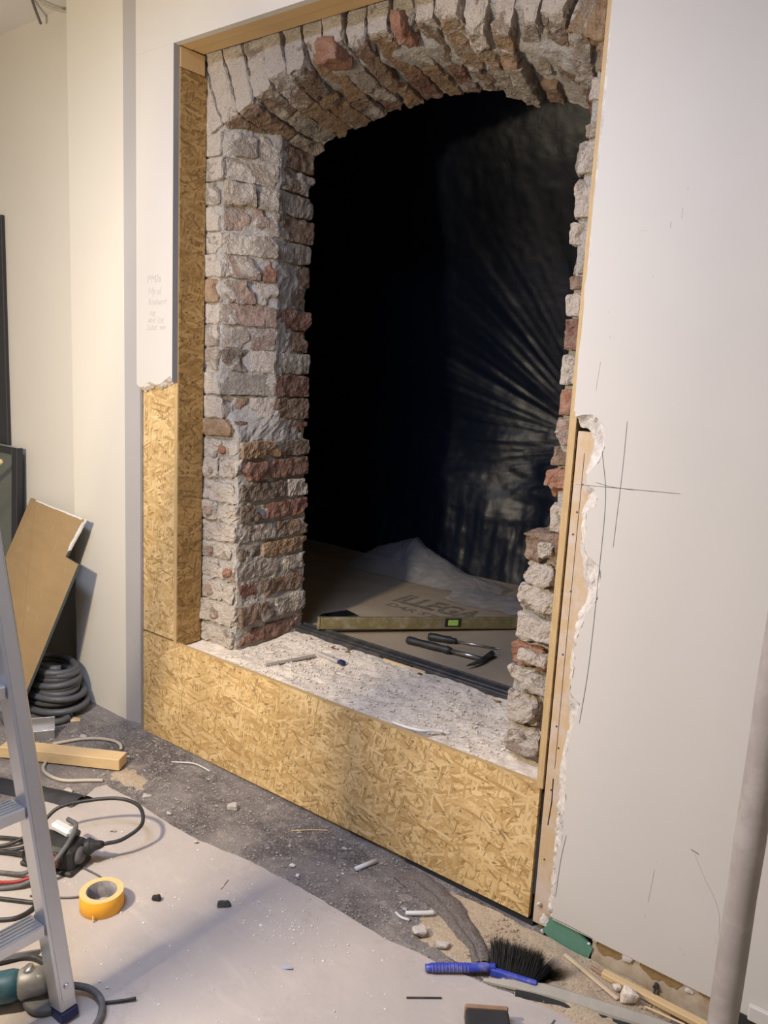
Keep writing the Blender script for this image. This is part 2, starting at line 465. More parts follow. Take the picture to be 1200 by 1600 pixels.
# black plastic
t = NT('black_film'); p = t.pos()
t.out((0.005, 0.009, 0.020), 0.38, 0, 0.38)
t.bump(t.noise(p, 16, 6, 0.7, 0.8), 0.18, 0.008)
t = NT('clear_film'); p = t.pos()
t.out((0.34, 0.34, 0.36), 0.28, 0, 0.5)
t.b.inputs['Alpha'].default_value = 0.42
t.bump(t.noise(p, 45, 5, 0.7, 1.0), 0.5, 0.01)
# objects
t = NT('kraft'); p = t.obj()
n = t.noise(t.map(p, (3, 3, 18)), 1.0, 6, 0.7, 0.5); s2 = t.noise(t.map(p, (55, 55, 5), (0, 0.35, 0)), 1.0, 3, 0.6)
c = t.mix(n, (0.31, 0.205, 0.098, 1), (0.42, 0.295, 0.155, 1))
c = t.mix(t.ramp(s2, [(0.62, 0), (0.72, 0.45)]), c, (0.52, 0.42, 0.28, 1))
t.out(c, 0.7, 0, 0.3)
simple('alu', (0.62, 0.63, 0.66), 0.38, 0.85, 0.08, 18, 0.1, 0.001)
simple('steel', (0.55, 0.55, 0.56), 0.3, 0.9, 0.15, 60, 0.2, 0.001, ((0.3, 0.26, 0.22), 0.5))
simple('dark_steel', (0.055, 0.055, 0.06), 0.42, 0.3, 0.3, 40, 0.3, 0.002, ((0.2, 0.17, 0.14), 0.5))
simple('rubber', (0.020, 0.021, 0.024), 0.5, 0, 0.25, 60, 0.25, 0.001, ((0.12, 0.115, 0.11), 0.25))
simple('rubber_grey', (0.10, 0.10, 0.108), 0.6, 0, 0.25, 60, 0.25, 0.001, ((0.22, 0.21, 0.2), 0.4))
simple('black_glossy', (0.012, 0.013, 0.018), 0.25, 0, 0.2, 30, 0)
simple('black_matt', (0.02, 0.021, 0.026), 0.6, 0, 0.3, 30, 0.2, 0.002)
simple('hose_plastic', (0.085, 0.088, 0.10), 0.5, 0, 0.2, 60, 0.2, 0.001)
simple('tape_orange', (0.86, 0.42, 0.03), 0.45, 0, 0.06, 50, 0.1, 0.001)
simple('tape_side', (0.72, 0.48, 0.22), 0.7, 0, 0.12, 80, 0.2, 0.001)
simple('tape_core', (0.15, 0.14, 0.15), 0.7, 0, 0.4, 60, 0.2, 0.001, ((0.45, 0.42, 0.4), 0.5))
simple('blue_plastic', (0.03, 0.055, 0.42), 0.4, 0, 0.15, 60, 0.1, 0.001, ((0.4, 0.37, 0.36), 0.55))
simple('blue_dark', (0.015, 0.022, 0.09), 0.45, 0, 0.15, 60, 0.1, 0.001)
simple('bristle', (0.012, 0.012, 0.013), 0.55, 0, 0.2, 30, 0)
simple('teal_plastic', (0.012, 0.075, 0.105), 0.4, 0, 0.2, 40, 0.1, 0.001, ((0.2, 0.2, 0.2), 0.3))
simple('cast_grey', (0.30, 0.30, 0.30), 0.5, 0.4, 0.25, 40, 0.3, 0.002, ((0.15, 0.14, 0.13), 0.5))
simple('white_plastic', (0.58, 0.60, 0.62), 0.4, 0, 0.06, 50, 0)
simple('red_plastic', (0.33, 0.03, 0.03), 0.45, 0, 0.2, 50, 0)
simple('pale_cable', (0.46, 0.41, 0.35), 0.6, 0, 0.15, 60, 0)
simple('level_olive', (0.20, 0.165, 0.075), 0.45, 0.2, 0.25, 50, 0.2, 0.001, ((0.42, 0.38, 0.3), 0.6))
simple('vial_green', (0.35, 0.55, 0.10), 0.2, 0, 0.1, 50, 0)
simple('green_board', (0.10, 0.24, 0.18), 0.8, 0, 0.15, 40, 0.3, 0.003)
simple('skirting_paint', (0.52, 0.44, 0.34), 0.75, 0, 0.15, 20, 0.3, 0.003, ((0.27, 0.175, 0.085), 0.85))
simple('glue_brown', (0.26, 0.17, 0.075), 0.9, 0, 0.35, 40, 0.6, 0.004)
simple('grey_strip', (0.36, 0.335, 0.29), 0.6, 0, 0.2, 20, 0.2, 0.002, ((0.5, 0.45, 0.38), 0.5))
simple('stone_dark', (0.02, 0.02, 0.022), 0.6, 0, 0.4, 90, 0.5, 0.003)
simple('slate', (0.07, 0.085, 0.085), 0.55, 0, 0.4, 90, 0.5, 0.003)
simple('chip_white', (0.74, 0.72, 0.70), 0.85, 0, 0.12, 90, 0.4, 0.003)
simple('chip_grey', (0.46, 0.42, 0.40), 0.9, 0, 0.2, 90, 0.5, 0.004)
simple('chip_blue', (0.36, 0.40, 0.48), 0.7, 0, 0.2, 90, 0.3, 0.003)
simple('glass_dark', (0.10, 0.115, 0.10), 0.2, 0, 0.1, 8, 0)
simple('mallet_brown', (0.30, 0.19, 0.12), 0.6, 0, 0.3, 40, 0.3, 0.002)

# ------------------------------------------------------------------ room shell
def struct(o, label, cat): return tag(o, label, cat, None, 'structure')
floor = MB().box(-5.2, 2.2, -4.6, 0.14, -0.08, 0.0).build('floor', 'dirty_floor'); struct(floor, 'dark dirty floor with dust between the sheet and the wall', 'floor')
ceil = MB().box(-5.2, 2.2, -4.6, 0.14, 2.98, 3.06).build('ceiling', 'ceiling_paint'); struct(ceil, 'plain grey white ceiling at the top left', 'ceiling')
o = MB().box(-5.2, -3.18, 0.092, 0.14, 0, 2.98).build('wall_left', 'paint_cream'); struct(o, 'recessed cream wall beyond the projecting pier', 'wall')
o = MB().box(-5.28, -5.2, -4.6, 0.14, 0, 2.98).build('wall_far_left', 'paint_cream'); struct(o, 'cream side wall of the room', 'wall')
o = MB().box(2.2, 2.28, -4.6, 0.14, 0, 2.98).build('wall_right', 'paint_white'); struct(o, 'white side wall of the room', 'wall')
o = MB().box(-5.2, 2.2, -4.68, -4.6, 0, 2.98).build('wall_rear', 'paint_white'); struct(o, 'white wall behind the viewer', 'wall')
# pier with a slightly turned return, its shade painted in with grey
pier = empty('wall_pier', (-3.0, 0.05, 0)); struct(pier, 'cream painted pier left of the arched opening', 'wall')
MB().prism([(-3.215, 0.13), (-3.215, 0.010), (-2.834, 0.010), (-2.834, 0.13)], 0.0, 2.98, lambda x, y, z: (x, y, z)).build('pier_face', 'paint_cream', pier)
MB().prism([(-2.834, 0.13), (-2.834, 0.0102), (-2.70, 0.034), (-2.70, 0.13)], 0.0, 2.98, lambda x, y, z: (x, y, z)).build('pier_return', 'shaded_grey', pier)

# drywall around the opening (front face y = -0.025, back y = -0.001)
wf = empty('wall_front', (-0.8, -0.025, 0)); struct(wf, 'white plasterboard wall with a ragged torn edge around the opening', 'wall')
FE = [(2.64, -0.865), (2.40, -0.863), (2.2, -0.858), (2.05, -0.861), (1.93, -0.866), (1.86, -0.858), (1.78, -0.868), (1.70, -0.864), (1.62, -0.868), (1.50, -0.866), (1.462, -0.862),
      (1.467, -0.84), (1.470, -0.817), (1.463, -0.80), (1.449, -0.786), (1.42, -0.777), (1.391, -0.777), (1.354, -0.788), (1.331, -0.808), (1.295, -0.813), (1.285, -0.789), (1.262, -0.783), (1.244, -0.785), (1.224, -0.809),
      (1.17, -0.803), (1.125, -0.804), (1.111, -0.789), (1.092, -0.758), (1.05, -0.752), (1.008, -0.756), (0.97, -0.775), (0.951, -0.782), (0.913, -0.795), (0.885, -0.802), (0.81, -0.80), (0.743, -0.806), (0.716, -0.776), (0.69, -0.779), (0.639, -0.79),
      (0.58, -0.796), (0.528, -0.794), (0.44, -0.788), (0.344, -0.785), (0.30, -0.789), (0.281, -0.798), (0.20, -0.793), (0.12, -0.796), (0.075, -0.791)]
BE = [(1.462, -0.862), (1.44, -0.858), (1.430, -0.832), (1.402, -0.812), (1.361, -0.817), (1.319, -0.83), (1.286, -0.826), (1.262, -0.815), (1.219, -0.828), (1.118, -0.822), (1.053, -0.806), (1.004, -0.793), (0.948, -0.81), (0.902, -0.818), (0.731, -0.82), (0.643, -0.807), (0.508, -0.822), (0.318, -0.817), (0.075, -0.816)]
def dens(E, step=0.012, amp=0.003):
    out = []
    for (z0, x0), (z1, x1) in zip(E[:-1], E[1:]):
        k = max(1, int(math.hypot(z1 - z0, x1 - x0) / step))
        for i in range(k):
            tt = i / k
            out.append((z0 + (z1 - z0) * tt + U(-amp, amp) * .5, x0 + (x1 - x0) * tt + U(-amp, amp)))
    out.append(E[-1]); return out
FD = dens(FE[:10], 0.03, 0.0008) + dens(FE[10:], 0.012, 0.0022)
poly = [(x, z) for z, x in FD]
# right panel face: fan as strips out to x = 2.2
def face_strip(edge, xr, y):
    v = []; f = []
    for i, (x, z) in enumerate(edge): v += [(x, y, z), (xr, y, z)]
    for i in range(len(edge) - 1): f.append((2 * i, 2 * i + 2, 2 * i + 3, 2 * i + 1))
    return v, f
# keep z strictly falling for the strips, the ledge of the tear is its own polygon
mb = MB()
mb.prism([(x, z) for x, z in poly] + [(2.2, 0.075), (2.2, 2.64)], -0.025, -0.0235, lambda a, b, y: (a, y, b))
sheet = mb.build('board_sheet', 'paint_white', wf)
# gypsum core: bevelled broken edge from the face edge to the inner edge
def lerp_edge(E, n):
    E = np.array(E); d = np.r_[0, np.cumsum(np.hypot(np.diff(E[:, 0]), np.diff(E[:, 1])))]
    s = np.linspace(0, d[-1], n)
    return np.stack([np.interp(s, d, E[:, 0]), np.interp(s, d, E[:, 1])], -1)
n = 190
a = lerp_edge(FE[10:], n); b = lerp_edge(BE, n)
rows = []
for k, tt in enumerate(np.linspace(0, 1, 7)):
    q = a * (1 - tt) + b * tt
    jit = 0.0 if k == 0 else 0.0075
    P3 = np.stack([q[:, 1], np.full(n, -0.0240 + 0.0238 * tt ** 0.8), q[:, 0]], -1)
    P3[:, 0] += fbm(P3, 60, 3, 3) * jit; P3[:, 1] += np.clip(fbm(P3, 55, 3, 8), -1, .2) * jit * .9; P3[:, 2] += fbm(P3, 60, 3, 13) * jit
    rows.append(P3)
rows.append(np.stack([np.full(n, -0.70), np.full(n, -0.0008), a[:, 0]], -1))
grid('gypsum_core', np.array(rows), 'gypsum', wf, False)
MB().box(-0.866, 2.2, -0.0234, -0.0005, 1.475, 2.98).build('board_core', 'gypsum', wf)
MB().box(-0.74, 2.2, -0.0234, -0.0005, 0.078, 1.475).build('board_core', 'gypsum', wf)
# header above the opening and strip on the left
MB().box(-2.703, 2.2, -0.025, -0.0005, 2.6405, 2.98).build('header_board', 'paint_white', wf)
TL = [(-2.703, 1.452), (-2.69, 1.445), (-2.667, 1.441), (-2.64, 1.458), (-2.614, 1.464), (-2.58, 1.456), (-2.555, 1.459), (-2.52, 1.478), (-2.495, 1.491), (-2.483, 1.480)]
pl = [(x + (U(-.002, .002) if 0 < i < len(TL) - 1 else 0), z) for i, (x, z) in enumerate(TL)]
MB().prism(pl + [(-2.483, 2.6402), (-2.703, 2.6402)], -0.025, -0.0005, lambda x, z, y: (x, y, z)).build('side_board', 'paint_white', wf)
# torn paper and gypsum lip below the strip
nn = 60
tx = np.linspace(-2.70, -2.49, nn); tz = np.interp(tx, [p[0] for p in TL], [p[1] for p in TL])
rows = []
for k, tt in enumerate(np.linspace(0, 1, 6)):
    P3 = np.stack([tx, -0.0245 + 0.022 * tt + 0 * tx, tz + 0.002 - 0.022 * tt], -1)
    if k: P3 += np.stack([fbm(P3, 45, 3, 5 + 9 * c) for c in range(3)], -1) * np.array([0.004, 0.009, 0.012])
    P3[:, 1] = np.clip(P3[:, 1], -0.034, -0.001)
    rows.append(P3)
grid('torn_edge', np.array(rows), 'gypsum', wf, False)
MB().box(-2.4832, -2.4815, -0.0255, 0.0, 1.47, 2.64).build('corner_bead', 'bead_metal', wf)
MB().box(-2.708, -2.699, -0.006, 0.03, 0.0, 1.452).build('corner_bead', 'bead_metal', wf)
# pencil lines on the board
def stroke(pts, wdt, name='pencil_line', m='graphite', y=-0.0256):
    P = [Vector((x, z)) for x, z in pts]; v = []; f = []
    for i in range(len(P)):
        d = (P[min(i + 1, len(P) - 1)] - P[max(i - 1, 0)]).normalized(); nr = Vector((-d.y, d.x)) * wdt * (0.6 if i in (0, len(P) - 1) else 1)
        for sg in (1, -1):
            for yy in (y, -0.0248): v.append((P[i].x + sg * nr.x, yy, P[i].y + sg * nr.y))
    for i in range(len(P) - 1):
        b0, b1 = 4 * i, 4 * i + 4
        f += [(b0, b1, b1 + 2, b0 + 2), (b0 + 1, b0, b1, b1 + 1)[::-1], (b0 + 2, b0 + 3, b1 + 3, b1 + 2)]
    return mesh_obj(name, v, f, m, wf)
def s2(pts, n=6): return [(p.x, p.y) for p in spline([(a, b, 0) for a, b in pts], n)]
stroke(s2([(-0.725, 1.461), (-0.7245, 1.333), (-0.728, 1.147)]), 0.0006)
stroke(s2([(-0.842, 1.291), (-0.74, 1.2955), (-0.579, 1.302)]), 0.0006)
stroke(s2([(-0.79, 1.303), (-0.75, 1.297), (-0.69, 1.2965)]), 0.0006)
stroke(s2([(-0.781, 1.382), (-0.76, 1.264), (-0.758, 1.067), (-0.76, 0.827), (-0.77, 0.664)]), 0.0008)
stroke(s2([(-0.775, 0.338), (-0.784, 0.26), (-0.789, 0.146)]), 0.0007)
stroke(s2([(-0.797, 0.079), (-0.74, 0.080), (-0.672, 0.077)]), 0.0008)
stroke(s2([(-0.445, 0.428), (-0.417, 0.380), (-0.385, 0.332), (-0.370, 0.29), (-0.368, 0.249)]), 0.0006, 'scuff', 'graphite_faint')
stroke(s2([(-0.455, 0.437), (-0.435, 0.432)]), 0.0010, 'scuff')
stroke(s2([(-0.535, 0.345), (-0.538, 0.30), (-0.541, 0.25)]), 0.0006, 'scuff', 'graphite_faint')
for (x, z) in [(-0.648, 1.946), (-0.648, 1.938), (-0.648, 1.930), (-0.641, 1.989), (-0.70, 1.80), (-0.53, 0.37), (-0.545, 0.205), (-0.543, 0.212), (-0.372, 0.235), (-0.37, 0.225), (-0.45, 0.165), (-0.44, 0.155), (-0.80, 1.72), (-0.79, 1.66)]:
    stroke([(x - 0.0008, z + 0.0025), (x + 0.0008, z - 0.0025)], 0.0011, 'scuff', 'graphite_faint')
stroke([(-0.671, 1.921), (-0.672, 1.908)], 0.0007, 'scuff', 'graphite_faint')
stroke([(-0.808, 1.60), (-0.812, 1.55), (-0.813, 1.53)], 0.0007, 'scuff', 'graphite_faint')
stroke([(-0.74, 1.905), (-0.725, 1.904)], 0.0007, 'scuff', 'graphite_faint')
# pencilled note on the strip
FW = Matrix(((1, 0, 0, 0), (0, 0, -1, -0.0255), (0, 1, 0, 0), (0, 0, 0, 1)))
for txt, x, z, sz in [('PM/a', -2.637, 1.832, 0.042), ('Ny al', -2.630, 1.793, 0.036), ('Rothard', -2.630, 1.752, 0.032), ('og:', -2.620, 1.716, 0.030), ('and 3:K', -2.632, 1.688, 0.032), ('Solut  we', -2.638, 1.658, 0.030)]:
    text_mesh(txt, sz, 'graphite_faint', Matrix.Translation((x, 0, z)) @ FW @ Matrix.Rotation(U(-.05, .08), 4, 'Z'), 'pencil_note', wf, 0.25, 0.0003)

# baseboard zone below the right hand board
bz = empty('baseboard_right', (-0.3, -0.01, 0)); struct(bz, 'beige strip with brown glue marks left after the skirting was taken off', 'baseboard')
MB().box(-0.675, -0.30, -0.016, -0.0008, 0.0, 0.0745).build('bare_strip', 'skirting_paint', bz)
def blob_plate(x0, x1, z0, z1, m, nm, y=-0.0175):
    nx, nz = 26, 7; X, Zz = np.meshgrid(np.linspace(x0, x1, nx), np.linspace(z0, z1, nz), indexing='ij')
    A = np.stack([X, np.full_like(X, y), Zz], -1)
    ez = fbm(np.stack([X * 45, X * 0, X * 0 + z0 * 70 + x0 * 9], -1), 1, 4) * 0.024 - .22 * (np.abs(X - (x0 + x1) / 2) / (x1 - x0) * 2) ** 4 * -.06
    A[..., 2] += ez * np.linspace(1, 0, nz)[None, :]
    A[..., 1] += fbm(A, 90, 3) * 0.0012
    return grid(nm, A, m, bz, True)
blob_plate(-0.665, -0.585, 0.042, 0.074, 'glue_brown', 'glue_mark')
blob_plate(-0.545, -0.435, 0.044, 0.074, 'glue_brown', 'glue_mark')
blob_plate(-0.395, -0.34, 0.050, 0.074, 'glue_brown', 'glue_mark')
for (x, z, s_) in [(-0.668, 0.070, .016), (-0.575, 0.062, .020), (-0.415, 0.062, .018), (-0.65, 0.078, .010), (-0.685, 0.05, .012)]:
    brick(bz, box8(x - s_, x + s_, -0.026, -0.010, z - s_ * .8, z + s_ * .7), (.62, .6, .58), 1, .004, .008, 3, 'plaster_lump', 'gypsum')
MB().tube([(-0.497, -0.03, 0.030), (-0.497, -0.016, 0.032)], 0.006, 10).tube([(-0.497, -0.024, 0.028), (-0.499, -0.026, 0.004)], 0.0032, 6).build('hook_screw', 'dark_steel', bz)
sk = empty('baseboard_far_right', (0.5, -0.03, 0)); struct(sk, 'white skirting board right of the grey pole', 'baseboard')
MB().bev(-0.278, 2.2, -0.040, -0.0255, 0.075, 0.115, 0.003).build('skirting', 'paint_white', sk)
MB().box(-0.30, 2.2, -0.030, -0.0008, 0.0, 0.0745).build('shadow_gap', 'black_matt', sk)

# ------------------------------------------------------------------ timber lining of the opening
lining = empty('timber_lining', (-1.7, 0.06, 0.43)); tag(lining, 'timber and strand board lining framing the brick arch', 'trim', None, 'structure'); lining.name = 'trim_1'
def panel(nm, x0, x1, y0, y1, z0, z1, m, b=0.0015):
    return MB().bev(x0, x1, y0, y1, z0, z1, b).build(nm, m, lining)
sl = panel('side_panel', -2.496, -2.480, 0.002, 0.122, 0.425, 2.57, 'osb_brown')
MB().box(-2.498, -2.481, -0.001, 0.0018, 0.43, 2.635).build('panel_edge', 'osb_edge', sl)
panel('side_batten', -2.4965, -2.4795, 0.002, 0.112, 2.572, 2.640, 'pine_header')
panel('head_batten', -2.48, -0.867, -0.0005, 0.052, 2.641, 2.665, 'pine_header')
panel('head_batten', -2.48, -0.867, 0.053, 0.105, 2.643, 2.667, 'pine_header')
sr = panel('side_panel', -0.886, -0.868, 0.002, 0.118, 0.425, 2.64, 'osb')
MB().box(-0.8865, -0.8675, -0.0012, 0.0018, 0.43, 2.638).build('panel_edge', 'osb_edge', sr)
panel('backing_panel', -2.697, -2.4995, 0.0005, 0.018, 0.447, 1.47, 'osb')
st = panel('bare_strip', -0.861, -0.76, 0.0005, 0.03, 0.02, 1.425, 'strip_wood')
MB().tube([(-0.838, 0.0003, 1.37), (-0.8385, 0.0003, 0.9), (-0.8375, 0.0003, 0.5)], 0.0008, 4).build('saw_line', 'black_matt', st)
MB().tube([(-0.839, 0.0003, 0.47), (-0.837, 0.0003, 0.40), (-0.842, 0.0003, 0.33)], 0.0018, 4).build('crack', 'black_matt', st)
for z in (1.30, 1.17, 1.24, 0.98, 0.8, 0.62, 0.55, 0.42, .21): MB().lathe([(0.0, -0.0006), (0.0028, -0.0006), (0.003, 0.001)], 8, (-0.852 + U(0, .02), 0.0002, z + U(-.03, .03)), (0, 1, 0)).build('nail_head', 'dark_steel', st)
MB().box(-0.868, -0.8605, 0.012, 0.03, 0.0, 1.42).build('gap_shade', 'black_matt', lining)  # black bar stands in for the shade inside this joint
for (x, z, s_) in [(-0.80, .30, .018), (-0.805, .27, .014), (-0.82, .055, .02), (-0.845, .085, .013), (-0.80, .09, .018), (-0.79, .03, .016), (-0.825, .012, .013), (-0.80, .17, .012), (-0.806, .22, .011), (-.812, .38, .01)]:
    brick(st, box8(x - s_ * .8, x + s_ * .8, -0.018, 0.002, z - s_, z + s_), (.6, .6, .6), 1, .005, .009, 3, 'plaster_lump', 'gypsum')
# large lower board
lb = MB().hexa([(-2.697, .0002, .001), (-.8755, .0002, .024), (-2.697, .018, .001), (-.8755, .018, .024), (-2.697, .0002, .438), (-.8755, .0002, .438), (-2.697, .018, .438), (-.8755, .018, .438)]).build('lower_panel', 'osb', lining)
MB().box(-2.69, -0.8758, 0.001, 0.0175, 0.4382, 0.4388).build('top_edge', 'osb_edge', lb)
MB().box(-1.32, -0.862, 0.006, 0.05, 0.0, 0.0165).build('gap_shade', 'black_matt', lining)  # black bar painted as the shade under the lower board
gp = MB()
gp.prism([(-0.797, 0.078), (-0.735, 0.079), (-0.685, 0.052), (-0.672, 0.045), (-0.684, -0.0), (-0.76, 0.0), (-0.80, 0.012), (-0.822, 0.02)], -0.020, -0.012, lambda x, z, y: (x, y + 0.004 * math.sin(x * 60), z))
tag(gp.build('green_plasterboard_scrap', 'green_board'), 'torn green plasterboard paper at the foot of the wall corner', 'board scrap')

# ------------------------------------------------------------------ brick wall with the arch
bw = empty('wall_brick', (-1.7, 0.33, 0.43)); struct(bw, 'old brick wall with a rough segmental arch and hacked jambs', 'wall')
beige = (.47, .405, .335); gry = (.36, .325, .29); pink = (.40, .275, .225); red = (.23, .085, .06); orange = (.34, .14, .075); tan = (.34, .215, .115); dark = (.125, .09, .066); brown = (.21, .13, .085); redbrown = (.20, .085, .06)
def sm(a, b, x): tt = np.clip((x - a) / (b - a), 0, 1); return tt * tt * (3 - 2 * tt)
def jambA(z): return np.array([-2.285 - 0.120 * sm(1.27, 1.42, z), 0.13])
def jambB(z): return np.array([-2.284 - 0.012 * sm(.5, 2.3, z), 0.33])
def jambC(z): return np.array([-2.280 - 0.055 * sm(.5, 2.3, z), 0.53])
# mortar body of the left jamb
zs = np.arange(0.40, 2.47, 0.012); rows = []
for z in zs:
    A_, B_, C_ = jambA(z), jambB(z), jambC(z)
    ins = 0.008
    pts = np.array([(-2.66, 0.138), (A_[0] - .006, 0.138), (B_[0] - ins, B_[1]), (C_[0] - ins, C_[1] - ins), (-2.66, 0.525)])
    d = np.r_[0, np.cumsum(np.linalg.norm(np.diff(pts, axis=0), axis=1))]
    s_ = np.linspace(0, d[-1], 88)
    rows.append(np.stack([np.interp(s_, d, pts[:, 0]), np.interp(s_, d, pts[:, 1]), np.full(88, z)], -1))
A = np.array(rows)
A[..., 0] += fbm(A, 15, 4, 2) * 0.010 + fbm(A, 60, 2, 4) * 0.006; A[..., 1] += fbm(A, 15, 4, 20) * 0.010 + fbm(A, 60, 2, 24) * 0.006
# hollow knocked out of the front about z = 1.42
g = np.exp(-((A[..., 0] + 2.36) / 0.07) ** 2 - ((A[..., 2] - 1.40) / 0.05) ** 2)
A[..., 1] += 0.05 * g * (A[..., 1] < 0.3)
grid('mortar_bed', A, 'mortar', bw, False)
J = [2.385, 2.299, 2.213, 2.125, 2.031, 1.95, 1.863, 1.774, 1.693, 1.606, 1.517, 1.426, 1.337, 1.265, 1.185, 1.098, 1.017, 0.934, 0.852, 0.778, 0.695, 0.606, 0.508, 0.425]
special = {  # (course, place): colour, coat
    (1, 'f'): (beige, .6), (5, 's1'): (orange, .12), (6, 'f'): (tan, .35), (3, 's0'): (pink, .55), (6, 's0'): (pink, .5), (7, 's0'): (pink, .5), (7, 'v'): (redbrown, .1), (8, 'v'): (brown, .3), (3, 'v'): (brown, .5), (2, 'v'): (gry, .5),
    (4, 'v'): (gry, .5), (6, 'v'): (brown, .5), (9, 's0'): (dark, .5), (10, 's0'): (gry, .5), (11, 's0'): (tan, .45), (11, 'f'): (beige, .8), (10, 'v'): (redbrown, .15), (11, 'v'): (brown, .3), (12, 'f'): (tan, .35), (12, 'v'): (dark, .15), (12, 's1'): (tan, .3),
    (13, 'f'): (beige, .7), (13, 'v0'): (tan, .2), (13, 'v1'): (dark, .25), (14, 'f'): (beige, .75), (14, 'v0'): (red, .05), (14, 'v1'): (redbrown, .2), (15, 'v0'): (dark, .35), (15, 'v1'): (gry, .75),
    (16, 'v0'): (dark, .2), (16, 'v1'): (red, .1), (17, 'v0'): (gry, .55), (17, 'v1'): (brown, .6), (18, 'v0'): (dark, .1), (18, 'v1'): (tan, .3), (19, 'f'): (pink, .75), (19, 'v0'): (gry, .45), (19, 'v1'): (gry, .6),
    (20, 'v0'): (redbrown, .05), (20, 'v1'): (brown, .4), (21, 'v0'): (brown, .6), (21, 'v1'): (gry, .7), (22, 'v0'): (red, .02), (22, 'v1'): (redbrown, .2), (19, 'f2'): (orange, .05), (13, 'f2'): (orange, .2), (21, 'f2'): (orange, .5)}
def pick(k, place, default):
    if (k, place) in special: return special[(k, place)]
    return default
def wallbrick(c8, spec, amp=.006, r=.006, chips=2): return brick(bw, c8, spec[0], spec[1], amp, r, chips)
def quad8(p00, p10, p01, p11, z0, z1):
    """plan quad (inner/outer x start/end) between two heights"""
    return [(*p00, z0), (*p10, z0), (*p01, z0), (*p11, z0), (*p00, z1), (*p10, z1), (*p01, z1), (*p11, z1)]
for k in range(len(J) - 1):
    z1, z0 = J[k], J[k + 1]; zm = (z0 + z1) / 2
    bed = 0.007 if k < 12 else 0.018
    z0 += bed * U(.3, .6); z1 -= bed * U(.3, .6)
    A_, B_, C_ = jambA(zm), jambB(zm), jambC(zm)
    out = lambda: U(-0.002, 0.008)
    if zm > 1.36:
        o1 = out()
        wallbrick(box8(-2.64, A_[0] + U(-.012, .012), 0.13 - o1, 0.24, z0, z1), pick(k, 'f', (beige, U(.6, .95))))
        d = (B_ - A_) / np.linalg.norm(B_ - A_); nr = np.array([d[1], -d[0]])
        L_ = np.linalg.norm(B_ - A_)
        cuts = [0.008, L_] if (k % 3 == 1) else [0.008, L_ * U(.5, .72), L_]
        for j in range(len(cuts) - 1):
            a0, a1 = cuts[j] + .004, cuts[j + 1] - .004
            oo = out() + (0.012 if (k % 4 == 2 and j == 0) else 0) - ((0.022 if j == 0 else .006) if k in (10, 11) else 0)
            p0 = A_ + d * a0; p1 = A_ + d * a1
            spec = pick(k, 's%d' % j, (random.choice([beige, gry, gry, pink, beige]), U(.45, .85)))
            wallbrick(quad8(p0 - nr * .09, p1 - nr * .09, p0 + nr * oo, p1 + nr * oo, z0, z1 + U(-.003, .004)), spec, .008, .006, 3)
        o3 = U(-.004, .010) if k not in (5, 6) else -0.012
        wallbrick(box8(B_[0] - .11, (B_[0] + C_[0]) / 2 + o3, B_[1] + U(-.01, .006), C_[1] + U(-.004, .004), z0, z1), pick(k, 'v', (random.choice([gry, brown, gry]), U(.35, .65))))
    else:
        D = 0.24 + U(-.03, .03) if k % 2 else 0.13 + U(-.02, .03)
        Lf = (0.11 if k % 2 else 0.20) + U(-.02, .02)
        xo = A_[0] + U(-.006, .006) - (0.02 if k in (12,) else 0)
        slope = -0.012 * (xo < 0)
        y1_ = 0.13 + D
        fr = pick(k, 'v0', (random.choice([gry, brown, redbrown]), U(.2, .5)))
        c8 = box8(xo - .12, xo + out(), 0.150, y1_, z0, z1)
        wallbrick(c8, fr, .0065, .005, 3)
        # lime coated cheek in front of the corner brick
        xm = xo - U(.05, .15); dz_ = U(-.012, .012)
        cut = [(-2.64, xm - .002, 0), (xm + .002, xo - U(.0, .014), dz_)] if k % 3 else [(-2.64, xo - U(0, .014), dz_)]
        for (xa_, xb_, dd_) in cut:
            wallbrick(box8(xa_, xb_, 0.128 - U(-.003, .009), 0.158, z0 - .005 + dd_, z1 + .004 + dd_ * .5), pick(k, 'f', (random.choice([beige, pink, beige, gry]), U(.65, .95))), .010, .006, 4)
        o4 = out()
        wallbrick(box8(xo - .10, (xo + C_[0]) / 2 + o4, y1_ + .010, C_[1] + U(-.006, .003), z0 + U(-.003, .003), z1 + U(-.003, .003)), pick(k, 'v1', (random.choice([gry, brown, redbrown]), U(.25, .6))), .0065, .005, 3)
        if k in (13, 14, 16, 18, 19, 20, 21):
            zc = U(.2, .5)
            xq = {19: -2.345, 13: -2.39}.get(k, -2.47 + U(0, .06))
            wallbrick(box8(xq, xq + U(.03, .055), 0.112, 0.17, z0 + .015, z1 - .018), pick(k, 'f2', (pink, .5)), .005, .006, 2)

# arch: mortar body
def arcF(y):
    tt = (y - 0.13) / 0.40
    return (-1.70 - 0.05 * tt, 0.80 + 0.297 * tt, 1.735 - 0.340 * tt)   # cx, cz, R
xs = np.arange(-2.66, -0.78, 0.0125); ys = np.linspace(0, 1, 34); rows = []
for x in xs:
    line = []
    for zz in np.linspace(2.97, 0, 1): pass
    def zi(y, x=x):
        cx, cz, R_ = arcF(y); dx = min(abs(x - cx), R_ * .7); return cz + math.sqrt(R_ * R_ - dx * dx)
    zf = zi(0.13); zb = zi(0.53)
    for q in np.linspace(2.97, zf + .085, 26): line.append((x, 0.152, q))
    for y in np.linspace(0.148, 0.52, 34)[0:]: line.append((x, y, zi(y) + .024 + .06 * float(1 - sm(.15, .24, y))))
    for q in np.linspace(zb + .02, 2.97, 8): line.append((x, 0.527, q))
    rows.append(line)
A = np.array(rows)
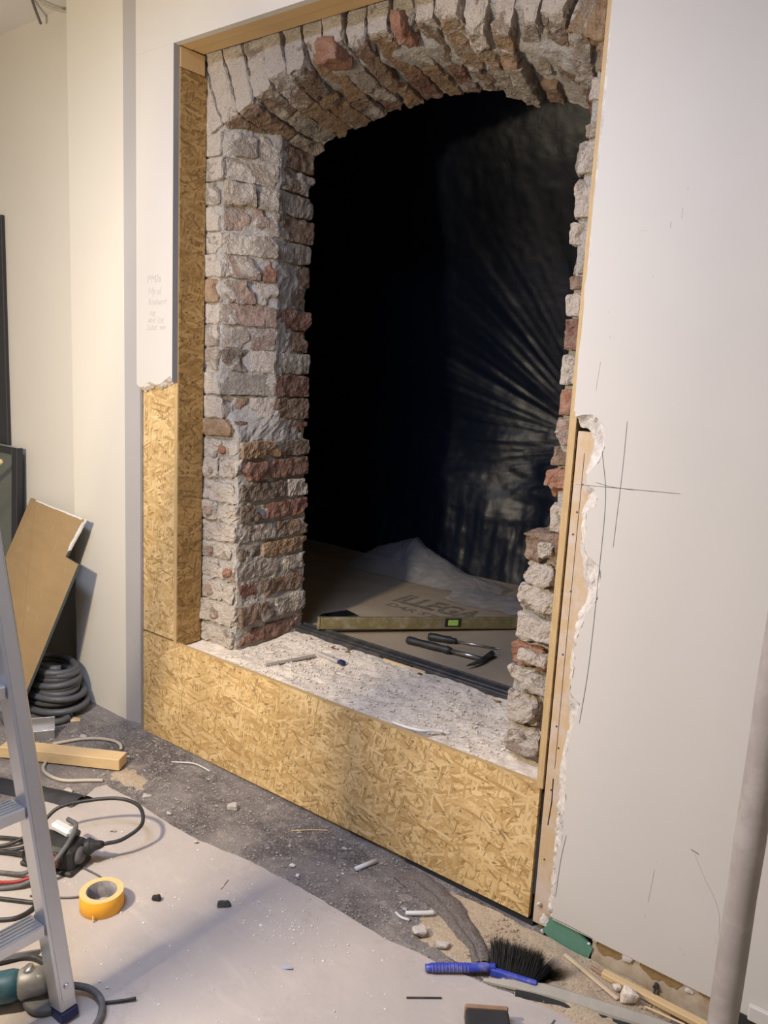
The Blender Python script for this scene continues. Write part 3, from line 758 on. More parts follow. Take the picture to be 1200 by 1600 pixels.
A[..., 1] += fbm(A, 16, 4, 5) * 0.011; A[..., 2] += fbm(A, 16, 4, 9) * 0.014 + fbm(A, 60, 2, 30) * 0.004
grid('mortar_bed', A, 'mortar', bw, False, True)
nv = 19; th0 = -0.463; th1 = 0.468
acol = [(beige, .95), (beige, .85), (beige, .9), (beige, .75), (beige, .85), (beige, .8), (beige, .85), (beige, .8), (beige, .7), (beige, .75), (beige, .85), (gry, .75), (pink, .7), (beige, .7), (pink, .7), (beige, .75), (beige, .8), (tan, .6), (beige, .7)]
def arcpt(th, y, lift, r_=0.0):
    cx, cz, R_ = arcF(min(max(y, .13), .53)); ri = R_ + lift; tt = th * (1.0 + .18 * (y - .13) / .4)
    return (cx + math.sin(tt) * ri + math.sin(th) * r_, y, cz + math.cos(tt) * ri + math.cos(th) * r_)
for i in range(nv):
    ta = th0 + (th1 - th0) * i / nv; tb = th0 + (th1 - th0) * (i + 1) / nv
    gap = 0.0010 + U(0, .0015) + (U(0.0005, .0045) if i > 7 else 0)
    ta += gap; tb -= gap
    split = 0.13 + U(0.15, 0.26)
    hack = U(.010, .022) if i < 4 else U(.02, .05)
    stepv = U(-.014, .020) if i > 7 else U(-.008, .008)
    for j, (y0, y1) in enumerate([(0.13 - (U(-.004, .010) if i < 7 else U(-.014, .022)), split - .003), (split + .003, 0.535 + U(-.010, .006))]):
        lift = stepv + U(-.006, .006)
        top = 0.33 if j == 0 else 0.2
        if j == 0:
            # limed front block, its lower front edge hacked back
            c8 = [arcpt(th, y, lift + (hack if y == y0 else .03), rad * top) for rad in (0, 1) for y in (y0, y0 + .10) for th in (ta, tb)]
            brick(bw, c8, *acol[i], .008, .006, 3, step=.0095)
            # raw hacked underside behind it
            c9 = [arcpt(th, y, lift + (hack * .8 if y == y0 + .012 else 0) + rad * .075) for rad in (0, 1) for y in (y0 + .012, y1) for th in (ta + .001, tb - .001)]
            brick(bw, c9, random.choice([gry, tan, gry, brown, pink, brown]), U(.3, .62), .009, .006, 3)
        else:
            c8 = [arcpt(th, y, lift + rad * top) for rad in (0, 1) for y in (y0, y1) for th in (ta, tb)]
            brick(bw, c8, random.choice([gry, tan, brown, gry, redbrown]), U(.3, .6), .009, .006, 4)
for (x0, x1, z0, z1) in [(-1.935, -1.845, 2.515, 2.60), (-1.63, -1.585, 2.53, 2.62)]:
    brick(bw, [(x0, .113, z0), (x1, .113, z0 + .008), (x0 + .01, .2, z0), (x1, .2, z0), (x0 - .015, .113, z1), (x1 - .02, .113, z1 - .01), (x0, .2, z1), (x1, .2, z1)], orange, .08, .007, .006, 3)
brick(bw, [(-.995, .11, 2.42), (-.935, .11, 2.40), (-.995, .2, 2.42), (-.935, .2, 2.40), (-.975, .11, 2.53), (-.93, .11, 2.52), (-.975, .2, 2.53), (-.93, .2, 2.52)], tan, .25, .008, .008, 3)

# right jamb
RO = [(2.50, -0.92), (2.466, -0.926), (2.34, -0.972), (2.245, -0.976), (2.124, -0.986), (1.963, -0.989), (1.713, -0.983), (1.453, -0.986), (1.327, -0.990), (1.182, -0.980), (1.13, -0.975), (1.10, -1.035), (0.941, -1.054), (0.783, -1.056), (0.60, -1.064), (0.40, -1.058)]
rz = np.array([p[0] for p in RO][::-1]); rx = np.array([p[1] for p in RO][::-1])
def jr(z): return float(np.interp(z, rz, rx))
zs = np.arange(0.40, 2.47, 0.012); rows = []
for z in zs:
    x = jr(z) + .010
    pts = np.array([(-0.78, 0.140), (x, 0.140), (x, 0.525), (-0.78, 0.525)])
    d = np.r_[0, np.cumsum(np.linalg.norm(np.diff(pts, axis=0), axis=1))]; s_ = np.linspace(0, d[-1], 62)
    rows.append(np.stack([np.interp(s_, d, pts[:, 0]), np.interp(s_, d, pts[:, 1]), np.full(62, z)], -1))
A = np.array(rows)
A[..., 0] += fbm(A, 17, 4, 42) * 0.011; A[..., 1] += fbm(A, 17, 4, 60) * 0.010
grid('mortar_bed', A, 'mortar', bw, False, True)
RJ = [2.42, 2.329, 2.258, 2.171, 2.083, 1.972, 1.904, 1.83, 1.788, 1.721, 1.629, 1.535, 1.45, 1.372, 1.311, 1.214, 1.125, 1.036, 0.961, 0.88, 0.79, 0.715, 0.632, 0.538, 0.43]
rspec = {0: (tan, .45), 7: (brown, .3), 8: (beige, .8), 9: (redbrown, .35), 11: (orange, .55), 13: (brown, .25), 14: (orange, .45), 16: (brown, .25), 17: (pink, .8), 18: (pink, .75), 20: (orange, .35), 22: (red, .6), 24: (red, .45)}
for k in range(len(RJ) - 1):
    z1, z0 = RJ[k] - .005, RJ[k + 1] + .005; zm = (z0 + z1) / 2
    x = jr(zm)
    spec = rspec.get(k, (random.choice([beige, beige, gry, pink]), U(.6, .9)))
    low = zm < 1.12
    w1 = U(.06, .11) if not low else U(.08, .13)
    oo = U(-.002, .008)
    xa = x - U(-.004, .008)
    brick(bw, box8(xa, xa + w1, 0.13 - oo - (0.012 if low else 0), 0.13 + U(.16, .24), z0, z1), spec[0], spec[1], .008 if not low else .012, .006 if not low else .012, 3)
    brick(bw, box8(xa + w1 + .007, -0.79, 0.13 - U(-.006, .006), 0.30, z0, z1 - U(0, .01)), *(random.choice([(beige, .8), (tan, .5), (gry, .7), (beige, .7)])), .008, .006, 2)
    brick(bw, box8(xa + U(0, .02), xa + .14, 0.36, 0.528, z0, z1), random.choice([gry, brown, redbrown, tan]), U(.3, .6), .006, .005, 2)
    if low:
        brick(bw, box8(xa + U(.02, .06), xa + U(.09, .14), 0.092, 0.16, z0 + U(0, .02), z1 - U(0, .02)), random.choice([gry, beige, pink]), U(.6, .95), .010, .010, 3)
# projecting snapped brick on the right jamb
brick(bw, [(-1.045, 0.125, 1.085), (-0.93, 0.11, 1.03), (-1.03, 0.25, 1.07), (-0.93, 0.25, 1.03), (-1.045, 0.10, 1.118), (-0.93, 0.10, 1.122), (-1.05, 0.25, 1.125), (-0.93, 0.25, 1.13)], brown, .3, .006, .008, 2)
brick(bw, [(-1.005, 0.12, 1.255), (-0.955, 0.12, 1.255), (-1.0, 0.2, 1.255), (-0.955, 0.2, 1.255), (-1.003, 0.12, 1.30), (-0.955, 0.12, 1.31), (-1.0, 0.2, 1.30), (-0.955, 0.2, 1.31)], orange, .1, .004, .007, 1)

# sill of mortar rubble
X, Y = np.meshgrid(np.arange(-2.62, -0.80, 0.0105), np.arange(0.020, 0.50, 0.0105), indexing='ij')
A = np.stack([X, Y, np.full_like(X, 0.420)], -1)
A[..., 2] += fbm(A, 7, 4, 3) * 0.010 + fbm(A, 30, 3, 7) * 0.010 + 0.010 * sm(.30, .46, Y)
A[..., 2] -= 0.012 * sm(.08, .02, Y) * 0
si = grid('sill_bed', A, 'sill_rubble', bw, False)
mb = MB().box(-2.62, -0.80, 0.022, 0.50, 0.30, 0.405); mb.build('sill_body', 'mortar', bw)
def crumbs(name, n, fn, s0, s1, m, parent=None):
    V = []; F = []
    for _ in range(n):
        x, y, z = fn(); s_ = math.exp(U(math.log(s0), math.log(s1)))
        base = len(V)
        ax = rng.uniform(.5, 1.2, 3) * s_; an = U(0, 6.28); ca, sa = math.cos(an), math.sin(an)
        for sx, sy, sz in ((1, 0, 0), (-1, 0, 0), (0, 1, 0), (0, -1, 0), (0.2, 0.1, .9), (0, 0, -.5)):
            px = (sx + U(-.3, .3)) * ax[0]; py = (sy + U(-.3, .3)) * ax[1]; pz = (sz + U(-.2, .2)) * ax[2] * .7
            V.append((x + px * ca - py * sa, y + px * sa + py * ca, z + pz + .35 * s_))
        F += [tuple(base + i for i in q) for q in ((0, 2, 4), (2, 1, 4), (1, 3, 4), (3, 0, 4), (2, 0, 5), (1, 2, 5), (3, 1, 5), (0, 3, 5))]
    o = mesh_obj(name, V, F, m, parent)
    return o
def zsill(x, y):
    p = np.array([[x, y, 0.420]]); return 0.420 + float(fbm(p, 7, 4, 3)[0]) * .010 + float(fbm(p, 30, 3, 7)[0]) * .010 + .010 * float(sm(.30, .46, y))
def fsill():
    x = U(-2.26, -1.06); y = U(.03, .46); return x, y, zsill(x, y)
o = crumbs('rubble_crumbs', 2200, fsill, .0014, .0085, 'sill_rubble', bw); o['kind'] = 'stuff'
for q in range(44):
    x = U(-2.22, -1.10) ; y = .445 + U(-.02, .02); s_ = U(.005, .012)
    brick(bw, box8(x - s_ * 1.5, x + s_ * 1.5, y - s_ * .7, y + s_ * .7, .425, .425 + s_ * .9), (.4, .25, .13), .35, .006, .01, 2, 'earth_lump', 'orange_earth', .009)

# ------------------------------------------------------------------ room beyond: raised floor, threshold, black film in an unseen dark enclosure
cb = MB().box(-3.9, -0.3, 0.525, 2.35, 0.405, 0.428).build('floor_beyond', 'cardboard'); struct(cb, 'brown cardboard covered floor beyond the opening', 'floor')
def flat(x, y, z, rot): return Matrix.Translation((x, y, z)) @ Matrix.Rotation(rot, 4, 'Z')
text_mesh('ILLEGA', 0.165, 'print_ink', flat(-2.29, 1.165, 0.4285, 0.03) @ Matrix.Diagonal((.86, 1.25, 1, 1)), 'lettering', cb, .1, .0004, .006)
text_mesh('DAR STO', 0.075, 'print_ink', flat(-2.265, 1.075, 0.4285, -0.02) @ Matrix.Diagonal((1.15, 1, 1, 1)), 'lettering', cb, .1, .0004, .002)
th = empty('threshold_profile', (-1.7, 0.49, 0.42), 'dark steel threshold bar along the back edge of the sill', 'threshold')
MB().bev(-2.29, -1.03, 0.478, 0.498, 0.405, 0.445, .003).build('face_bar', 'dark_steel', th)
MB().bev(-2.29, -1.03, 0.4985, 0.530, 0.436, 0.449, .003).build('top_bar', 'dark_steel', th)
MB().bev(-2.29, -1.03, 0.5305, 0.540, 0.430, 0.455, .002).build('lip', 'dark_steel', th)
MB().box(-1.80, -1.60, 0.474, 0.4775, 0.424, 0.437).build('wood_shim', 'pine', th)
MB().box(-1.82, -1.66, 0.4735, 0.4765, 0.4375, 0.444).build('dark_slot', 'black_matt', th)

tent = empty('black_plastic_sheet', (-2.3, 2.0, 0.43), 'wrinkled black plastic sheeting hung behind the arched opening', 'plastic sheet')
# back drop with real folds
X, Zz = np.meshgrid(np.linspace(-4.2, -0.2, 330), np.linspace(0.43, 3.1, 300), indexing='ij')
A = np.stack([X, np.full_like(X, 2.03), Zz], -1)
fx, fz = -1.62, 1.22
dx, dz = X - fx, Zz - fz; rr = np.hypot(dx, dz) + 1e-3; an = np.arctan2(dz, -dx)
rad = fbm(np.stack([an * 9, rr * .8, 0 * an], -1), 1, 3, 3) * np.clip(rr * 1.3, 0, 1) * np.exp(-((rr - .55) / .55) ** 2) * sm(.35, -.1, dx) * (0.35 + 0.65 * sm(-.25, .15, dz))
A[..., 1] += 0.020 * rad + 0.006 * sm(-.3, .1, dz) * fbm(np.stack([an * 34, rr * 1.2, 0 * an], -1), 1, 2, 13) * np.exp(-((rr - .45) / .5) ** 2) * np.clip(rr * 3, 0, 1)
pleat = np.exp(-((Zz - .62) / .2) ** 2)
A[..., 1] += 0.010 * pleat * fbm(np.stack([X * 26, Zz * 2.5, 0 * X], -1), 1, 3, 33) + 0.010 * fbm(np.stack([X * 5, 0 * X, Zz * 14], -1), 1, 3, 43) * np.exp(-((Zz - 1.0) / .35) ** 2)
A[..., 1] += 0.06 * fbm(A, 1.1, 2, 6) + 0.004 * fbm(A, 14, 3, 16) + 0.20 * np.log1p(np.exp((X + 2.05) * 7)) / 7 + 0.15 * (Zz - 1.2) - 0.50 * np.log1p(np.exp((Zz - 1.40) * 6)) / 6 + 0.06 * sm(1.7, 1.1, Zz) * fbm(A, 2.3, 2, 91)
grid('back_drop', A, 'black_film', tent, True)
for (nm, p) in [('unseen_side', [(-4.2, .56), (-4.2, 2.1)]), ('unseen_side', [(-0.2, 2.1), (-0.2, .56)])]:  # unseen sides, added to keep the space beyond dark
    S, Zz = np.meshgrid(np.linspace(0, 1, 60), np.linspace(0.43, 3.1, 60), indexing='ij')
    A = np.stack([p[0][0] + 0 * S, p[0][1] + (p[1][1] - p[0][1]) * S, Zz], -1); A[..., 0] += .02 * fbm(A, 5, 3)
    grid(nm, A, 'black_film', tent, True)
X, Y = np.meshgrid(np.linspace(-4.2, -.2, 50), np.linspace(.54, 2.15, 30), indexing='ij')
A = np.stack([X, Y, 3.08 + 0 * X], -1); A[..., 2] += .02 * fbm(A, 4, 3); grid('unseen_roof', A, 'black_film', tent, True)  # unseen roof, added to shut light out
MB().box(-4.2, -2.62, .54, .556, .40, 3.1).box(-.80, -.2, .54, .556, .40, 3.1).box(-2.62, -.8, .54, .556, 2.60, 3.1).build('unseen_screen', 'black_matt', tent)  # unseen black screen, added to block stray light

# crumpled clear film on the floor in front of the black sheet
X, S = np.meshgrid(np.linspace(-2.95, -1.95, 70), np.linspace(0, 1, 40), indexing='ij')
ridge = np.interp(X, [-2.95, -2.8, -2.5, -2.36, -2.2, -2.1, -1.95], [.010, .09, .22, .13, .06, .05, .01])
A = np.stack([X, 1.50 + .30 * S + 0 * X, 0.432 + ridge * np.sin(np.pi * np.clip(S, 0, 1)) ** .8], -1)
A += np.stack([fbm(A, 7, 4, 71 + 9 * c) for c in range(3)], -1) * np.array([.03, .03, .028])
A[..., 2] = np.maximum(A[..., 2], .4335)
tag(grid('plastic_film', A, 'clear_film', None, False), 'crumpled translucent plastic film lying against the black sheeting', 'plastic film')
X, S = np.meshgrid(np.linspace(-2.10, -1.60, 40), np.linspace(0, 1, 20), indexing='ij')
A = np.stack([X, 1.35 + .25 * S + (X + 2.1) * .1, 0.436 + .04 * np.sin(np.pi * S) + 0 * X], -1)
A += np.stack([fbm(A, 12, 4, 171 + 9 * c) for c in range(3)], -1) * np.array([.02, .03, .022]); A[..., 2] = np.maximum(A[..., 2], .4315)
tag(grid('plastic_film', A, 'clear_film', None, False), 'small wrinkled clear film by the right brick jamb', 'plastic film')

# spirit level
zf = 0.4283
lv = empty('spirit_level', (-2.19, 0.52, 0.455), 'long olive spirit level with a green vial lying across the threshold', 'spirit level')
p0 = Vector((-2.185, 0.505, 0.0)); dirv = Vector((0.56, 0.69, 0)).normalized(); ang = math.atan2(dirv.y, dirv.x)
ML = Matrix.Translation((p0.x, p0.y, 0.456)) @ Matrix.Rotation(ang, 4, 'Z') @ Matrix.Rotation(0.022, 4, 'Y')
MB().bev(0.012, 1.2, -0.011, 0.011, 0.0, 0.052, .003).xform(ML).build('beam', 'level_olive', lv)
MB().bev(0, 0.0115, -0.012, 0.012, -0.001, 0.053, .003).xform(ML).build('end_cap', 'level_olive', lv)
MB().box(0.02, 1.19, -0.0117, -0.0112, 0.008, 0.042).xform(ML).build('web', 'level_olive', lv)
vf = MB().bev(0.565, 0.64, -0.0135, -0.0117, 0.012, 0.050, .002).xform(ML).build('vial_frame', 'black_matt', lv)
MB().bev(0.58, 0.626, -0.0165, -0.0137, 0.018, 0.044, .002).xform(ML).build('vial', 'vial_green', vf)

# phone
ph = empty('mobile_phone', (-2.28, .76, zf), 'black mobile phone lying face up beside the spirit level', 'phone')
MP = Matrix.Translation((-2.283, 0.762, zf)) @ Matrix.Rotation(math.radians(-16), 4, 'Z')
MB().bev(-.045, .045, -.075, .075, .0005, .014, .0035).xform(MP).build('body', 'black_matt', ph)
MB().bev(-.039, .039, -.069, .069, .0141, .0150, .0004).xform(MP).build('screen', 'black_glossy', ph)
MB().bev(-.012, .012, -.0765, -.0751, .005, .010, .0005).xform(MP).build('port', 'steel', ph)

# screwdriver
sd = empty('screwdriver', (-1.8, .8, zf), 'black handled screwdriver behind the hammer', 'screwdriver')
a = Vector((-1.812, .80, zf + .018)); b = Vector((-1.525, .915, zf + .006)); dv = (b - a).normalized()
MB().lathe([(0, 0), (.012, 0), (.0165, .006), (.0172, .03), (.015, .07), (.0165, .095), (.0115, .108), (.0125, .118), (.009, .124), (0, .124)], 14, a, dv).build('handle', 'rubber', sd, True)
MB().tube([a + dv * .122, a + dv * .29], .0038, 8).build('shaft', 'steel', sd, True)
MB().tube([a + dv * .288, a + dv * .306], [.0034, .0015], 6).build('tip', 'steel', sd)

# hammer
hm = empty('hammer', (-1.7, .7, zf), 'brick hammer with a black rubber grip and bright steel neck', 'hammer')
a = Vector((-1.85, .700, zf + .017)); b = Vector((-1.50, .735, zf + .017)); dv = (b - a).normalized(); sv = Vector((-dv.y, dv.x, 0))
MB().lathe([(0, 0), (.014, .001), (.0175, .01), (.0165, .035), (.0145, .06), (.0165, .10), (.0165, .13), (.0135, .165), (.0165, .19), (.012, .21), (0, .212)], 14, a, dv).build('grip', 'rubber', hm, True)
MB().tube([a + dv * .21, a + dv * .345], [.0088, .0075], 10).build('neck', 'steel', hm, True)
hd = MB()
hp = a + dv * .352
hd.tube([hp + sv * .085, hp + sv * .080, hp + sv * .045, hp + sv * .025, hp, hp - sv * .03], [.014, .0155, .0155, .011, .0125, .010], 4)
hd.tube([hp - sv * .03, hp - sv * .07 - dv * .006, hp - sv * .11 - dv * .018], [.0105, .008, .003], 4)
hd.build('head', 'dark_steel', hm)

# small things on the sill
c = empty('utility_knife', (-1.95, .34, .43), 'dusty grey utility knife with a blue end on the sill', 'knife')
MK = Matrix.Translation((-1.955, .338, zsill(-1.955, .338) + .004)) @ Matrix.Rotation(-.1, 4, 'Z')
MB().bev(-.07, .045, -.012, .012, 0, .013, .003).xform(MK).build('body', 'chip_grey', c)
MB().bev(.0455, .075, -.012, .012, .0, .014, .004).xform(MK).build('end_cap', 'blue_dark', c)
MB().lathe([(0, .0145), (.005, .0145), (.005, .012)], 8, MK @ Vector((.015, 0, 0)), (0, 0, 1)).build('screw', 'steel', c)
c = empty('grey_profile', (-2.05, .22, .43), 'dusty grey metal strip at the foot of the left jamb', 'metal strip')
a = Vector((-2.085, .105, zsill(-2.085, .105) + .004)); b = Vector((-2.035, .325, zsill(-2.035, .325) + .006)); dv = (b - a).normalized(); sv = Vector((-dv.y, dv.x, 0)) * .011; up = Vector((0, 0, .003))
MB().hexa([a - sv, b - sv, a + sv, b + sv, a - sv + up, b - sv + up, a + sv + up, b + sv + up]).build('flange', 'chip_grey', c)
up2 = Vector((0, 0, .013)); sv2 = sv.normalized() * .003
MB().hexa([a - sv, b - sv, a - sv + sv2, b - sv + sv2, a - sv + up2, b - sv + up2, a - sv + sv2 + up2, b - sv + sv2 + up2]).build('web', 'chip_grey', c)
pts = spline([(-1.42, .034, .436), (-1.36, .030, .440), (-1.31, .040, .442), (-1.285, .075, .438), (-1.262, .095, .436)], 5)
tag(MB().tube(pts, .0055, 6).build('plastic_strip', 'chip_white', None, True), 'thin white bent strip lying on the sill rubble near the board edge', 'strip')

# ------------------------------------------------------------------ floor protection sheet
E_ = [(-2.50, -0.58), (-2.46, -0.50), (-2.40, -0.53), (-2.375, -0.50), (-2.42, -0.405), (-2.411, -0.369), (-2.281, -0.363), (-2.087, -0.37), (-1.918, -0.369), (-1.656, -0.328), (-1.445, -0.318), (-1.294, -0.317), (-1.149, -0.322), (-1.051, -0.307), (-0.952, -0.299), (-0.846, -0.28), (-0.698, -0.248), (-0.57, -0.229)]
E2 = []
for (x0, y0), (x1, y1) in zip(E_[:-1], E_[1:]):
    k = max(1, int(math.hypot(x1 - x0, y1 - y0) / .03))
    E2 += [(x0 + (x1 - x0) * i / k + U(-.002, .002), y0 + (y1 - y0) * i / k + U(-.003, .003)) for i in range(k)]
E2.append(E_[-1])
o = MB().prism(E2 + [(1.6, 0.0 - .25), (1.6, -4.4), (-3.1, -4.4), (-2.75, -1.0)], 0.0008, 0.0045, lambda x, y, z: (x, y, z)).build('floor_sheet', 'floor_sheet')
tag(o, 'dusty pinkish grey protection sheet covering the floor', 'floor sheet')
MB().box(-.66, -.655, -.9, -.27, .0046, .0052).build('seam', 'slate', o)
# dark folded underlay by the ladder
X, S = np.meshgrid(np.linspace(-2.75, -2.36, 40), np.linspace(0, 1, 16), indexing='ij')
A = np.stack([X, -0.70 + (X + 2.75) * .42 + .09 * S, .002 + .028 * np.sin(np.pi * S)], -1); A[..., 2] += .008 * fbm(A, 18, 3); A[..., 2] = np.maximum(A[..., 2], .001)
tag(grid('underlay_fold', A, 'black_matt'), 'dark folded underlay strip behind the ladder step', 'underlay')
# rolled felt
ctr = spline([(-1.30, -.075, 0), (-1.22, -.06, 0), (-1.10, -.092, 0), (-1.0, -.145, 0), (-.93, -.188, 0), (-.885, -.236, 0)], 12)
rows = []
for i, p_ in enumerate(ctr):
    tt = i / (len(ctr) - 1)
    d = (ctr[min(i + 1, len(ctr) - 1)] - ctr[max(i - 1, 0)]).normalized(); s_ = Vector((-d.y, d.x, 0))
    wdt = .043 * (1 - .55 * tt ** 3) * min(1, .35 + tt * 4); hgt = .027 * min(1, tt * 4) * (1 - .3 * tt)
    line = []
    for k in range(20):
        u = k / 19 * 2 - 1
        prof = max(0, 1 - u * u) ** .5
        dip = .35 * math.exp(-((u + .25) / .16) ** 2)
        q = p_ + s_ * (u * wdt)
        line.append((q.x, q.y, .001 + hgt * prof * (1 - dip)))
    rows.append(line)
A = np.array(rows); A[..., 2] += np.maximum(-.004, .012 * fbm(A, 28, 3)); A[..., 0] += .010 * fbm(A, 16, 3, 5); A[..., 1] += .008 * fbm(A, 16, 3, 15); A[..., 2] = np.maximum(A[..., 2], -.001)
tag(grid('felt_roll', A, 'felt', None, True, True), 'rolled up strip of grey felt underlay in front of the strand board', 'felt')
# sawdust heap near the right corner
X, Y = np.meshgrid(np.linspace(-1.15, -.42, 90), np.linspace(-.27, -.022, 44), indexing='ij')
ed = np.clip((X + 1.15) / .2, 0, 1) * np.clip((-.42 - X) / .12, 0, 1) * np.clip((Y + .27) / .06, 0, 1)
A = np.stack([X, Y, -.002 + .011 * ed + .012 * ed * fbm(np.stack([X, Y, 0 * X], -1), 10, 4) + .0025 * fbm(np.stack([X, Y, 0 * X], -1), 60, 3)], -1)
o = grid('sawdust_heap', A, 'sawdust'); tag(o, 'pale sawdust and plaster dust spread at the foot of the wall', 'sawdust', None, 'stuff')
X, Y = np.meshgrid(np.linspace(-2.55, -2.25, 50), np.linspace(-.36, -.19, 36), indexing='ij')
ed = np.exp(-((X + 2.40) / .09) ** 2 - ((Y + .275) / .05) ** 2)
A = np.stack([X, Y, -.004 + .010 * ed + .005 * fbm(np.stack([X, Y, 0 * X], -1), 30, 4)], -1)
tag(grid('sawdust_heap', A, 'sawdust'), 'small patch of sawdust in front of the sawn batten end', 'sawdust', None, 'stuff')
# scattered fine crumbs
def fdirt():
    while True:
        x, y = U(-2.9, -.85), U(-.40, -.01)
        if y > -.36 + .04 * (x + 2.4) * .3: return x, y, 0.0
o = crumbs('floor_crumbs', 1500, fdirt, .0013, .0075, 'crumb'); tag(o, 'pale plaster crumbs scattered over the dark floor strip', 'debris', None, 'stuff')
def fsheet():
    if U(0, 1) < .35:
        return -1.42 + rng.normal() * .10, -.47 + rng.normal() * .05, .0045
    return U(-2.2, -.7), U(-1.3, -.36), .0045
o = crumbs('sheet_crumbs', 650, fsheet, .0008, .0045, 'chip_white'); tag(o, 'fine white crumbs sprinkled on the floor sheet', 'debris', None, 'stuff')
def fright(): return U(-.95, -.45), U(-.24, -.03), .008
o = crumbs('wood_chips', 700, fright, .0015, .007, 'sawdust'); tag(o, 'sawdust chips heaped below the torn wall edge', 'debris', None, 'stuff')

# individual pieces of debris
def chunk(nm, x, y, z, sx, sy, sz, rot, m, label, cat='debris', group=None, amp=.004):
    c8 = box8(-sx, sx, -sy, sy, 0, 2 * sz); Mx = Matrix.Rotation(rot, 4, 'Z')
    c8 = [tuple(Mx @ Vector((q[0] * U(.75, 1.1), q[1] * U(.75, 1.1), q[2]))) for q in c8]
    c8 = [(q[0] + x, q[1] + y, q[2] + z) for q in c8]
    o = brick(None, c8, (.5, .5, .5), .5, amp, min(sz, .006), 2, nm, m, .006)
    return tag(o, label, cat, group)
sh = .0045
chunk('charcoal_lump', -1.745, -.640, sh, .016, .013, .011, .4, 'stone_dark', 'small black lump on the sheet right of the tape roll')
chunk('slate_shard', -1.574, -.532, sh, .026, .006, .014, .95, 'slate', 'dark pointed slate shard standing in the shadow band on the sheet')
chunk('blue_chip', -1.269, -.577, sh, .021, .009, .003, .5, 'chip_blue', 'flat blue grey chip on the sheet near the picture bottom')
chunk('plaster_chip', -1.563, -.257, 0, .014, .010, .006, .2, 'chip_white', 'white plaster chip at the sheet edge left of its white neighbours')
chunk('plaster_chip', -1.515, -.287, 0, .011, .012, .007, .8, 'chip_white', 'white plaster chip at the sheet edge just below another')
chunk('plaster_chip', -1.425, -.175, 0, .011, .007, .004, .8, 'chip_white', 'white chip beside the short white tube')
chunk('plaster_flake', -1.503, -.073, 0, .016, .010, .003, .3, 'chip_grey', 'thin grey flake near the strand board above the white tube')
chunk('mortar_lump', -1.958, -.162, 0, .022, .015, .012, .6, 'chip_grey', 'grey mortar lump on the dark floor strip below the jamb')
chunk('mortar_lump', -1.881, -.385, sh, .014, .009, .006, .6, 'chip_grey', 'grey mortar bit on the upper edge of the sheet')
chunk('plaster_flake', -2.239, -.306, 0, .026, .013, .003, .7, 'chip_grey', 'flat pale flake on the dust near the sheet corner')
chunk('mortar_lump', -2.083, -.333, 0, .016, .010, .008, .3, 'chip_grey', 'small grey lump just off the upper sheet edge')
chunk('plaster_chip', -1.179, -.186, 0, .013, .011, .006, .3, 'chip_blue', 'bluish white chip left of the felt roll')
chunk('mortar_lump', -1.084, -.246, 0, .022, .017, .012, .9, 'chip_grey', 'pale mortar lump between sheet edge and felt roll')
chunk('mortar_lump', -1.009, -.246, 0, .026, .013, .010, .3, 'chip_grey', 'flat pale stone under the end of the felt roll')
chunk('mortar_lump', -2.128, -.523, sh, .017, .008, .006, .7, 'chip_grey', 'grey crumbly lump inside the black cable loop')
chunk('mortar_lump', -2.466, -.476, 0, .022, .013, .006, .5, 'chip_grey', 'grey flakes lying by the left corner of the sheet')
chunk('plaster_slab', -2.967, -.145, 0, .030, .020, .007, .7, 'pine_dusty', 'pale plaster slab beside the hose coil')
chunk('plaster_slab', -2.814, -.209, 0, .026, .016, .004, .5, 'chip_grey', 'thin grey slab on the floor below the pier')
chunk('plaster_chip', -1.554, -.923, sh, .008, .006, .004, .5, 'chip_white', 'larger of two white crumbs below the tape roll')
chunk('plaster_chip', -1.588, -.925, sh, .007, .005, .003, .1, 'chip_white', 'smaller of two white crumbs below the tape roll')
chunk('mortar_lump', -.535, -.093, .012, .026, .018, .016, .4, 'sill_rubble', 'rough plaster lump among the wood scraps at the wall foot')
chunk('mortar_lump', -.575, -.085, .012, .016, .014, .010, .9, 'sill_rubble', 'small plaster lump beside the larger one at the wall foot')
tag(MB().tube([(-1.405, -.142, .008), (-1.383, -.063, .008)], .0075, 10).build('plastic_tube', 'white_plastic', None, True), 'short white plastic tube on the dark floor strip', 'tube')
tag(MB().tube(spline([(-1.165, -.20, .006), (-1.140, -.185, .010), (-1.115, -.165, .012), (-1.10, -.15, .012)], 4), .007, 7).build('plastic_offcut', 'white_plastic', None, True), 'white curved plastic offcut touching the felt roll', 'offcut')
tag(MB().tube(spline([(-1.19, -.215, .004), (-1.165, -.222, .005), (-1.14, -.215, .004)], 4), .004, 6).build('plastic_offcut', 'white_plastic', None, True), 'thin white plastic offcut below the curved one', 'offcut')
tag(MB().tube(spline([(-2.38, -.098, .004), (-2.302, -.06, .012), (-2.25, -.05, .010), (-2.214, -.045, .004)], 5), .003, 6).build('wire_piece', 'white_plastic', None, True), 'short white wire on the dark floor below the strand board', 'wire')
tag(MB().tube(spline([(-1.704, -.122, .004), (-1.66, -.075, .005), (-1.616, -.036, .004)], 4), .0018, 5).build('splinter', 'pine', None), 'thin pale splinter on the dark floor strip', 'splinter')
tag(MB().tube([(-.974, -.456, .007), (-.907, -.398, .0065)], .0025, 6).build('nail', 'dark_steel', None), 'dark nail on the sheet left of the black block', 'nail')
tag(MB().tube([(-1.641, -.484, .0058), (-1.659, -.439, .0058)], .0012, 5).build('splinter', 'mallet_brown', None), 'dark brown splinter on the sheet near the slate shard', 'splinter')

